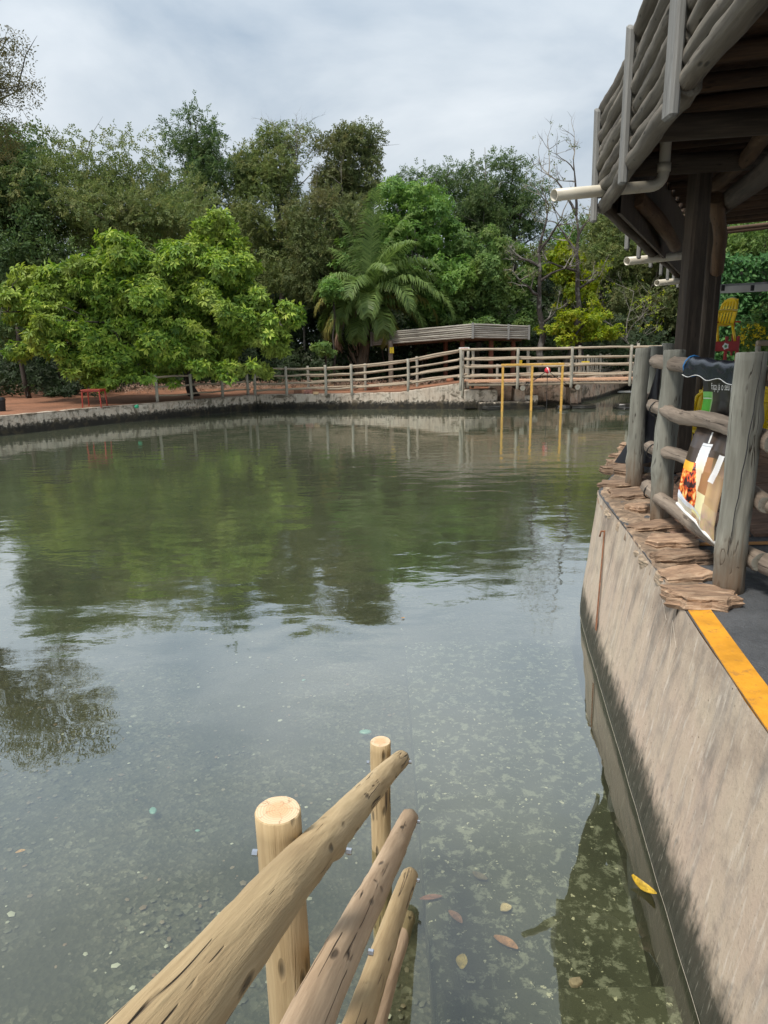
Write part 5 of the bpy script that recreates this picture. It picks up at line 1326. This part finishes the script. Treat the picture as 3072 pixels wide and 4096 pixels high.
# pillars
def pillar(px, py, w, d, zt, rz=.2, lean=0):
    b_ = gz(px, py, WALLTOP); V, Fs = box_vf(w, d, zt-WALLTOP, (0, 0, (zt-WALLTOP)/2), .03)
    V = [(v[0]*(1-.04*v[2])+.0*v[2], v[1], v[2]) for v in V]
    add('pillar', mesh('pillar', V, Fs, M_pillar), pv, Matrix.Translation(b_) @ Matrix.Rotation(rz, 4, 'Z'))
pillar(2706, 1890, .22, .20, ZB+.62)
pillar(2776, 1790, .16, .16, ZB+.5); pillar(2806, 1770, .12, .15, ZB+.45, .1)
# drain pipes
def pipe(name, pts, r, mat=M_pvc):
    V, Fs = tube_vf(pts, r, 18, caps=False)
    Vi, Fi = tube_vf(pts, r*.88, 18, caps=False); Fi = [f[::-1] for f in Fi]
    n = len(V); V = V+Vi; Fs = Fs+[tuple(i+n for i in f) for f in Fi]
    Fs += [(k, n+k, n+(k+1) % 18, (k+1) % 18) for k in range(18)]
    return add(name, mesh(name, V, Fs, mat, True), pv)
a = gy(2216, 781, 6.75); c = gy(2600, 745, 7.25); el_ = []
for i in range(7):
    w = i/6*math.pi/2; el_.append(c+Vector((math.sin(w)*.13, math.sin(w)*.02, (1-math.cos(w))*.13)))
pp = pipe('drain_pipe', [a, a.lerp(c, .5), c]+el_[1:]+[el_[-1]+Vector((0.0, .0, .5))], .052)
cc_ = el_[-1]; V, Fs = tube_vf([cc_+Vector((0, 0, .0)), cc_+Vector((0, 0, .075))], .061, 18); sub('pipe_collar', mesh('collar', V, Fs, M_pvc, True), pp)
pipe('drain_pipe', [gy(2508, 1045, 10.8), gy(2760, 1020, 11.6)], .058)
pipe('drain_pipe', [gy(2628, 1132, 14.2), gy(2760, 1120, 15.0)], .058)

# awning, lifeguard seat, hedge -------------------------------------------------
aw = thing('awning', gy(2975, 1150, 13.5), 'white canvas awning edge hanging beyond the pavilion', 'awning')
p0 = gy(2868, 1160, 13.5); p1 = gy(3300, 1140, 13.5)
V = []; 
for i in range(13):
    t = i/12; p = p0.lerp(p1, t); s_ = .012*math.sin(i*2.1)
    V += [p+Vector((0, s_, -.06)), p+Vector((0, s_-.01, .06)), p+Vector((0, .5, .13)), p+Vector((0, .5, .10)), p+Vector((0, .06, -.06))]
Fs = []
for i in range(12):
    for k in range(5): Fs.append((i*5+k, i*5+(k+1) % 5, (i+1)*5+(k+1) % 5, (i+1)*5+k))
add('canvas', mesh('canvas', V, Fs, M_canvas), aw)
for px in (2892, 3010): 
    V, Fs = box_vf(.05, .04, .10, gy(px, 1152, 13.42)); add('bracket', mesh('brk', V, Fs, M_black), aw)
g0 = gy(2862, 1300, 16.2); V, Fs = box_vf(.09, .085, 2.9, (g0.x, 16.2, 1.2+1.35), .008)
tag(add('green_post', mesh('gp', V, Fs, M_green)), 'green painted steel post standing behind the red lifeguard seat stand', 'post')

def chair(loc, rz, label, group=None, name='plastic_chair', s=1.0):
    """moulded armchair: local +Y is the direction the sitter faces"""
    r = thing(name, loc, label, 'chair', group, rz)
    P = Matrix.Translation(loc) @ Matrix.Rotation(rz, 4, 'Z') @ Matrix.Scale(s, 4)
    V, Fs = grid(-.23, .23, -.21, .23, 0, 8, 8); V = [(x, y, .42+.02*(x/.23)**2+.015*(y/.23)-(.03*max(0, (y-.17)/.06)**2)) for x, y, z in V]
    Vb = [(x, y, z-.02) for x, y, z in V]; n = len(V)
    rim = [i for i in range(9)]+[9*k+8 for k in range(1, 9)]+[72+7-k for k in range(0, 8)]+[9*k for k in range(7, 0, -1)]
    Fall = Fs+[tuple(i+n for i in f[::-1]) for f in Fs]+[(rim[i], rim[i]+n, rim[(i+1) % len(rim)]+n, rim[(i+1) % len(rim)]) for i in range(len(rim))]
    add('seat', mesh('seat', V+Vb, Fall, M_yellow, True), r, P)
    # back: frame hoop, upper panel and slats
    hoop = [(-.22, -.20, .42), (-.235, -.235, .62), (-.205, -.275, .80), (-.10, -.30, .875), (0, -.305, .89), (.10, -.30, .875), (.205, -.275, .80), (.235, -.235, .62), (.22, -.20, .42)]
    parts = [tube_vf(hoop, .021, 8)]
    for i in range(-2, 3):
        parts.append(box_vf(.055, .012, .40, (i*.083, -.245, .64), .003))
    V, Fs = join(parts); V = list(V[:9*8])+[(v[0], v[1]-(v[2]-.64)*.22, v[2]) for v in V[9*8:]]
    add('backrest', mesh('back', V, Fs, M_yellow, True), r, P)
    V, Fs = box_vf(.40, .014, .12, (0, -.293, .815), .01); add('back_panel', mesh('bp', V, Fs, M_yellow), r, P)
    for sx in (-1, 1):
        arm = [(sx*.235, -.25, .66), (sx*.27, -.10, .66), (sx*.28, .08, .655), (sx*.27, .19, .63), (sx*.26, .22, .55)]
        V, Fs = tube_vf(arm, [.022, .028, .03, .026, .02], 8); add('armrest', mesh('arm', V, Fs, M_yellow, True), r, P)
        V, Fs = tube_vf([(sx*.26, .22, .56), (sx*.265, .24, .40), (sx*.275, .27, 0)], [.024, .028, .020], 6); add('leg', mesh('leg', V, Fs, M_yellow, True), r, P)
        V, Fs = tube_vf([(sx*.21, -.20, .44), (sx*.235, -.25, .2), (sx*.25, -.29, 0)], [.024, .026, .020], 6); add('leg', mesh('leg', V, Fs, M_yellow, True), r, P)
    return r
chair(Vector((3.88, 8.65, 1.2)), 2.2, 'yellow plastic armchair directly behind the hanging banner', 'yellow plastic armchairs on the platform')
chair(Vector((4.25, 9.6, 1.2)), 2.5, 'yellow plastic armchair standing behind the one at the banner', 'yellow plastic armchairs on the platform')
chair(Vector((4.70, 8.5, 1.2)), -.9, 'yellow plastic armchair at the right edge with its leg showing past the near post', 'yellow plastic armchairs on the platform')
chair(Vector((5.2, 9.4, 1.2)), -1.2, 'yellow plastic armchair behind the right edge chair, mostly out of frame', 'yellow plastic armchairs on the platform')

LY = 15.0
lg = thing('lifeguard_stand', (gy(2905, 1400, LY).x, LY, 1.16), 'red steel stand with a crest on its front board carrying a yellow armchair', 'stand')
xa = gy(2800, 1385, LY).x; xb = gy(2950, 1385, LY).x; zt = gy(2900, 1375, LY).z; 
for x in (xa, xb):
    for y in (LY, LY+.5):
        V, Fs = box_vf(.055, .05, 2.0, (x, y, zt-.85), .005); add('leg', mesh('leg', V, Fs, M_redsteel), lg)
z1 = gy(2900, 1385, LY).z
V, Fs = box_vf(xb-xa, .03, .20, ((xa+xb)/2, LY-.04, z1), .005); add('front_board', mesh('fbd', V, Fs, M_redsteel), lg)
c = Vector((gy(2897, 1382, LY).x, LY-.062, z1))
V = [(math.cos(i*math.pi/5)*(.075 if i % 2 else .055), 0, math.sin(i*math.pi/5)*(.075 if i % 2 else .055)) for i in range(10)]; V += [(0, -.004, 0)]
add('crest', mesh('crest', V, [(i, (i+1) % 10, 10) for i in range(10)], M_white), lg, Matrix.Translation(c))
V, Fs = uvs(.03, 8, 6, 1, .2, 1); add('crest_mark', mesh('cm', V, Fs, M_green), lg, Matrix.Translation(c+Vector((0, -.006, 0))))
for z_ in (zt+.02, zt+.44):
    parts = [box_vf(xb-xa, .03, .03, ((xa+xb)/2, LY+.5, z_)), box_vf(.03, .5, .03, (xb+.003, LY+.25, z_))]
    V, Fs = join(parts); add('guard_rail', mesh('gr', V, Fs, M_redsteel), lg)
V, Fs = box_vf(.03, .03, .9, (xb+.004, LY+.25, zt+.2)); add('guard_post', mesh('gp', V, Fs, M_redsteel), lg)
V, Fs = box_vf(xb-xa+.04, .56, .03, ((xa+xb)/2, LY+.25, zt-.10), .004); add('seat_platform', mesh('spf', V, Fs, M_redsteel), lg)
chair(Vector(((xa+xb)/2-.0, LY+.25, zt-.08)), math.pi/2+.2, 'yellow plastic armchair set high on the red lifeguard stand', None, s=1.12)

hd = thing('hedge', (11, 19.5, 1.16), 'tall dense leafy green hedge behind the lifeguard stand', 'hedge')
rs = np.random.RandomState(41)
n_ = 9000; x = rs.uniform(8.75, 16, n_); z = 1.2+rs.uniform(0, 1, n_)*3.6; y = 19.3+.35*np.sin(x*1.7+z)+rs.exponential(.22, n_)
p = np.stack([x, y, z], 1); od = norm(np.stack([rs.normal(0, .3, n_), -np.ones(n_), .5*np.ones(n_)], 1))
add('foliage', rosettes(p, od, rs, 3, .17, .085, .5, .2).build('hedge', L_hedge), hd)
V, Fs = box_vf(7, .6, 3.4, (12.9, 20.6, 2.9)); add('inner_branches', mesh('hb', V, Fs, B_dark), hd)
fb = thing('flower_bush', gy(3010, 1345, 15.8), 'bush with yellow flowers beside the lifeguard stand', 'bush')
c = gy(3010, 1335, 15.8); p, od = crown_points([(c.x, 15.8, c.z, .4, .4, .35), (c.x+.5, 15.9, c.z+.25, .5, .4, .5), (c.x+.1, 15.8, c.z-.5, .35, .35, .5)], 420, rs)
add('foliage', rosettes(p, od, rs, 5, .10, .035).build('fb', L_mid), fb)
p, od = crown_points([(c.x-.05, 15.6, c.z, .38, .3, .3)], 60, rs); add('flowers', rosettes(p, od, rs, 5, .06, .04).build('fl', L_ylw), fb, kind='stuff')
rgf = thing('garden_fence', gy(3040, 1400, 13.5), 'short piece of pale log fence by the flower bush at the right edge', 'fence')
for (pa, pb_) in (((3028, 1372), (3200, 1368)), ((3028, 1415), (3200, 1420))):
    log('rail', gy(*pa, 13.5), gy(*pb_, 13.5), .05, .05, PL, rgf, seg=10, rings=6, wob=.01)
for px in (3035, 3120):
    p = gy(px, 1365, 13.55); log('post', (p.x, p.y, 1.15), p, .05, .05, PP, rgf, seg=10, rings=5)

# banner over the top rail ------------------------------------------------------
bn = thing('banner', (2.3, 5.0, 2.4), 'printed vinyl banner with food picture hanging twisted from the top rail between the posts', 'banner')
# top rail axis between near and second post
ra = Vector((2.44-.11, 6.12, 2.52)); rb_ = Vector((2.235, 4.0, 2.48))
def RA(y): t = (6.12-y)/(2.12); return ra.lerp(rb_, t)
yN, yF = 4.38, 5.28
V = []; Fs = []; ny, na = 26, 16
for j in range(ny+1):
    y = yF+(yN-yF)*j/ny; c = RA(y)
    for i in range(na+1):
        w = math.pi*(1.62)-i/na*math.pi*1.55      # wraps from the water side over the top
        r_ = .066+.004*math.sin(j*.9+i*.6)+.005*math.sin(j*.37)
        a_ = w
        V.append((c.x+math.cos(a_)*r_, y, c.z+math.sin(a_)*r_))
m_ = na+1
for j in range(ny):
    for i in range(na): Fs.append((j*m_+i, j*m_+i+1, (j+1)*m_+i+1, (j+1)*m_+i))
wr = add('wrap', mesh('wrap', V, Fs, M_vinyl, True), bn)
# hanging flap on the water side below the roll
V = []; Fs = []
for j in range(ny+1):
    y = yF+(yN-yF)*j/ny; c = RA(y)
    for i in range(5):
        V.append((c.x-.062-.004*i+.004*math.sin(j*.8), y, c.z+.02-i*(.020+.003*math.sin(j*.6))))
for j in range(ny):
    for i in range(4): Fs.append((j*5+i, j*5+i+1, (j+1)*5+i+1, (j+1)*5+i))
add('flap', mesh('flap', V, Fs, M_vinyl, True), bn)
V, Fs = tube_vf([V[j*5+4] for j in range(ny+1)], .0025, 5); add('flap_hem', mesh('hem', V, Fs, M_white), bn)
for y in (yF, yN):
    c = RA(y); V, Fs = tube_vf([(c.x+math.cos(t*math.pi/6)*.075, y+.01*math.sin(t), c.z+math.sin(t*math.pi/6)*.075) for t in range(13)], .006, 5); add('cord', mesh('cord', V, Fs, M_blue), bn)
# printed sheet: upper part hangs from the rail, lower part swings towards the water
def paint(u, v):
    """flat print: u across (0 left), v down (0 top)"""
    nz = mnoise.noise(Vector((u*9, v*16, 0))); n2 = mnoise.noise(Vector((u*26+5, v*48, 3)))
    c = (.022+.012*nz, .020+.012*nz, .018+.01*nz)
    if v > .42: c = (.05+.03*nz, .034+.02*nz, .025+.012*nz)
    if .19 < v < .36 and u < .23:                      # green cup
        c = (.10, .45, .05)
        if v < .225: c = (.18, .52, .12)
        if abs(v-.24) < .006: c = (.6, .68, .55)
        if u > .205: c = (.30, .5, .2)
    if v > .60 and u > .40:                            # warm table and second drink
        k = min(1, (v-.60)/.15); c = (.10+.40*k+.08*nz, .065+.27*k+.06*nz, .035+.15*k)
        if u < .66 and v < .84: c = (.34+.06*nz, .17+.04*nz, .07)
    ax_ = .40-.42*(v-.55) if v < .66 else .354-.1*(v-.66)
    if .46 < v < .52 and abs(u-.44) < .016: c = (.75, .75, .72)
    if .52 < v < .86 and abs(u-ax_-.02) < (.12 if v < .7 else .10):   # tall glass of iced drink
        k = min(1, max(0, (v-.60)/.08)); c = (.72+.04*k, .75-.07*k, .78-.30*k)
        if abs(v-.535) < .004: c = (.45, .47, .5)
    if v > .64 and u < .28+.18*min(1, (v-.64)/.2) and v < .90+.12*u:           # roast chicken pieces
        if v < .71 and u < .24: c = (.85, .42, .04) if nz > -.25 else (.92, .80, .5)
        else:
            q = nz+.75*n2
            c = (.60, .08, .02) if q > -.12 else (.035, .012, .012)
            if q > .28: c = (.88, .34, .06)
            if q > .52: c = (.90, .62, .25)
    if .80 < v < .95 and .46 < u < .66: c = (.76, .72, .42)   # short glass
    if v > .86+.11*u and u < .62: c = (.68, .72, .80) if v < .93+.03*u else (.58, .54, .46)
    if v > .93 and .38 < u < .6: c = (.74, .70, .36) if v < .955 else (.42, .29, .17)
    if v > .84 and u > .64: c = (.52+.16*nz+.08*n2, .38+.13*nz, .24+.05*n2)
    if .575 < v < .73 and abs(u-(.82-.9*(v-.6))+.0) < .065: c = (.78, .78, .78)   # blank white sticker
    return c
ROWS = [(0, 1478, 2806, 3005, 5.02, 4.30), (.12, 1530, 2812, 3000, 5.04, 4.34), (.26, 1600, 2813, 2990, 5.10, 4.42), (.36, 1660, 2800, 2975, 5.14, 4.50), (.44, 1705, 2788, 2955, 5.08, 4.50),
        (.56, 1785, 2758, 2918, 4.86, 4.40), (.68, 1860, 2734, 2900, 4.78, 4.36), (.80, 1925, 2720, 2875, 4.74, 4.38), (.90, 1975, 2711, 2858, 4.74, 4.40), (1.0, 2012, 2712, 2856, 4.74, 4.42)]
RP = [(r_[0], gy(r_[2], r_[1], r_[4]), gy(r_[3], r_[1]+[0, 8, 14, 20, 26, 34, 55, 90, 130, 155][i], r_[5])) for i, r_ in enumerate(ROWS)]
def sheet_pt(u, v):
    """hanging sheet: smooth blend between measured edge points of the twisted cloth"""
    v_ = min(max(v, 0), 1)
    for a, b in zip(RP, RP[1:]):
        if v_ <= b[0]: break
    t = (v_-a[0])/(b[0]-a[0]); t = t*t*(3-2*t)*.4+t*.6
    L = a[1].lerp(b[1], t); R_ = a[2].lerp(b[2], t)
    p = L.lerp(R_, u)
    w = .018*math.sin(u*9+v*4)+.012*math.sin(u*17-v*6)
    return p+Vector((.5*w, .9*w, 0))
nu, nv = 110, 300
V = [sheet_pt(i/nu, j/nv) for j in range(nv+1) for i in range(nu+1)]
Fs = [(j*(nu+1)+i, j*(nu+1)+i+1, (j+1)*(nu+1)+i+1, (j+1)*(nu+1)+i) for j in range(nv) for i in range(nu)]
Mp, t, b, o_ = new_mat('banner_print'); ca = N(t, 'ShaderNodeVertexColor', layer_name='print'); t.links.new(ca.outputs[0], b.inputs['Base Color']); b.inputs['Roughness'].default_value = .35
me = mesh('sheet', V, Fs, Mp, True)
at = me.color_attributes.new('print', 'FLOAT_COLOR', 'POINT')
at.data.foreach_set('color', [q for j in range(nv+1) for i in range(nu+1) for q in (*[max(0, c) for c in paint(i/nu, j/nv)], 1.0)])
sh_ = add('sheet', me, bn)
# lettering bent onto the sheet
tm = text_mesh('Faça já o seu pedido', .1, M_letter, 0.0)
xs = [v.co.x for v in tm.vertices]; x0_, x1_ = min(xs), max(xs)
for v in tm.vertices:
    u = .20+(v.co.x-x0_)/(x1_-x0_)*.66; vv = .15-v.co.y*.78
    q = sheet_pt(u, vv) if True else None
    v.co = q+Vector((-.005, -.008, 0))
sub('lettering', tm, sh_)
V, Fs = tube_vf([sheet_pt(u, 1.0)+Vector((0, 0, -.004)) for u in (0-.03, .25, .5, .75, 1.04)], .010, 8); sub('hem_rod', mesh('rod', V, Fs, M_white, True), sh_)
# black tarp hanging at the corner behind the third post
tp = thing('tarp', (2.55, 7.3, 1.25), 'black tarpaulin draped over the fence behind the left of the three near posts', 'tarp')
A = gy(2640, 1440, 7.0); B = gy(2455, 1850, 7.6); C_ = gy(2610, 1740, 6.95); D = gy(2620, 1850, 7.1); A2 = gy(2660, 1560, 7.15)
V = []; Fs = []; nn = 10
for j in range(nn+1):
    t = j/nn; L0 = A.lerp(B, t**.9)+Vector((.05*math.sin(t*3.1), 0, 0)); R0 = A.lerp(D, t)+Vector((.02, .05, 0))
    for i in range(7):
        s = i/6; V.append(L0.lerp(R0, s)+Vector((.02*math.sin(s*9+t*3), .03*math.sin(s*7), -.02*math.sin(s*3.1)*t)))
for j in range(nn):
    for i in range(6): Fs.append((j*7+i, j*7+i+1, (j+1)*7+i+1, (j+1)*7+i))
o = add('cloth', mesh('tarp', V, Fs, M_blackvinyl, True), tp)
# wire lashings round the rail ends at the second post
for i, z in enumerate((2.13, 1.77, 1.42)):
    c = Vector((2.40-.09, 5.98, z)); V, Fs = tube_vf([(c.x+math.cos(t*math.pi/6)*.062, 5.96+.01*math.sin(t), c.z+math.sin(t*math.pi/6)*.062) for t in range(13)], .006, 5); add('wire_lashing', mesh('wire', V, Fs, M_black), nf)

# ------------------------------------------------------------------ pebbles and leaves in the water
rs = np.random.RandomState(9); parts = []
Vp = []; Fp = []
ico = [(0, 0, 1), (.9, 0, .2), (.28, .85, .2), (-.72, .53, .2), (-.72, -.53, .2), (.28, -.85, .2)]
for i in range(7500):
    x = rs.uniform(-5, .35); y = 1.2+9.5*rs.rand()**1.3
    if rs.rand() > (1.1-(y/11)): continue
    s = abs(rs.normal(.007, .006))+.005; w = rs.uniform(0, 6.28); sx, sy = s*rs.uniform(.8, 1.6), s; z0 = -.72+.10*mnoise.noise(Vector((x*.6, y*.6, 0)))
    b0_ = len(Vp)
    for q in ico:
        a, b_ = q[0]*sx, q[1]*sy; Vp.append((x+a*math.cos(w)-b_*math.sin(w), y+a*math.sin(w)+b_*math.cos(w), z0+q[2]*s*.6))
    Fp += [(b0_, b0_+1+k, b0_+1+(k+1) % 5) for k in range(5)]
def pebmat():
    m, t, b, o = new_mat('pebbles'); g = N(t, 'ShaderNodeNewGeometry')
    col = ramp(t, g.outputs['Random Per Island'], [(0, (.05, .05, .035)), (.3, (.10, .10, .07)), (.6, (.16, .15, .11)), (.78, (.20, .13, .08)), (.9, (.30, .30, .24)), (1, (.5, .5, .42))])
    t.links.new(col, b.inputs['Base Color']); return m
M_peb = pebmat()
tag(add('gravel', mesh('gravel', Vp, Fp, M_peb, True)), 'scattered small pebbles on the bed under the clear water', 'gravel', kind='stuff')
for i, (px, py, s_, lb) in enumerate(((1462, 2928, .045, 'large turquoise pebble under water left of the far handrail post'), (1887, 2706, .05, 'pale turquoise pebble under water right of the middle'), (612, 3243, .035, 'green pebble under water at the lower left'), (790, 3322, .015, 'tiny bright pebble under water left of the near handrail post'), (1215, 2720, .02, 'small pale pebble under water near the middle'))):
    p = gz(px, py, -.66); V, Fs = uvs(s_, 10, 6, 1.3, .8, .35)
    tag(add('pebble', mesh('pebble', V, Fs, M_teal, True), None, Matrix.Translation(p) @ Matrix.Rotation(i, 4, 'Z')), lb, 'pebble')
def leafobj(px, py, z, L, w, rz, col, label, curl=.3):
    p = gz(px, py, z); V = []; Fs = []; n = 9
    for i in range(n):
        t = i/(n-1); ww = w*math.sin(math.pi*min(t*.92+.05, 1))**.8*.5
        zc = curl*L*(t-.5)**2
        for sx in (-1, 0, 1): V.append(((t-.5)*L, sx*ww+.08*L*math.sin(t*2.5), zc+abs(sx)*ww*.45+.004))
    for i in range(n-1):
        for k in (0, 1): Fs.append((i*3+k, i*3+k+1, (i+1)*3+k+1, (i+1)*3+k))
    V += [(x, y, z_-.0015) for x, y, z_ in V]; m = n*3; Fs += [tuple(i+m for i in f[::-1]) for f in Fs]
    tag(add('fallen_leaf', mesh('leaf', V, Fs, plain('fallen_leaf', col, .5, .35, 40, .2, dirt=tuple(c*.3 for c in col)), True), None, Matrix.Translation(p) @ Matrix.Rotation(rz, 4, 'Z')), label, 'leaf')
leafobj(2572, 3563, .004, .15, .055, -1.1, (.50, .33, .03), 'curled yellow leaf floating close to the retaining wall', .9)
leafobj(1852, 3853, -.14, .085, .055, 1.3, (.70, .50, .16), 'torn pale yellow leaf under water right of the handrail', .3)
leafobj(1820, 3675, -.36, .11, .045, -1.0, (.40, .18, .10), 'small reddish leaf lying on the slab beside the handrail end', .3)
leafobj(1725, 3600, -.36, .13, .04, .1, (.24, .10, .06), 'dark red narrow leaf on the slab just right of the lowest rail', .3)
leafobj(2022, 3780, -.36, .14, .055, -.7, (.42, .20, .09), 'rusty orange leaf on the slab in the middle of the lower right water', .3)
leafobj(1920, 3508, -.36, .10, .05, 2.4, (.16, .12, .07), 'dull brown leaf on the slab above the rusty ones', .3)
leafobj(2025, 3640, -.36, .07, .06, .4, (.55, .42, .22), 'small pale square leaf on the slab left of the dark reflection', .3)
leafobj(1612, 2474, .004, .04, .02, .4, (.5, .25, .08), 'tiny orange leaf floating in the open middle of the water', .2)
leafobj(82, 3410, -.5, .06, .03, .4, (.6, .33, .12), 'tiny orange leaf under water at the left edge', .2)
for (px, py, sz, lb) in ((2300, 3930, .1, 'pale square stone chip on the step below the dark reflection'), (2045, 3640, .05, 'x')):
    if lb == 'x': continue
    p = gz(px, py, -.14); tag(rock('stone', p, sz*.6, sz*.4, .02, .3, M_mortar, None, 800), lb, 'stone')
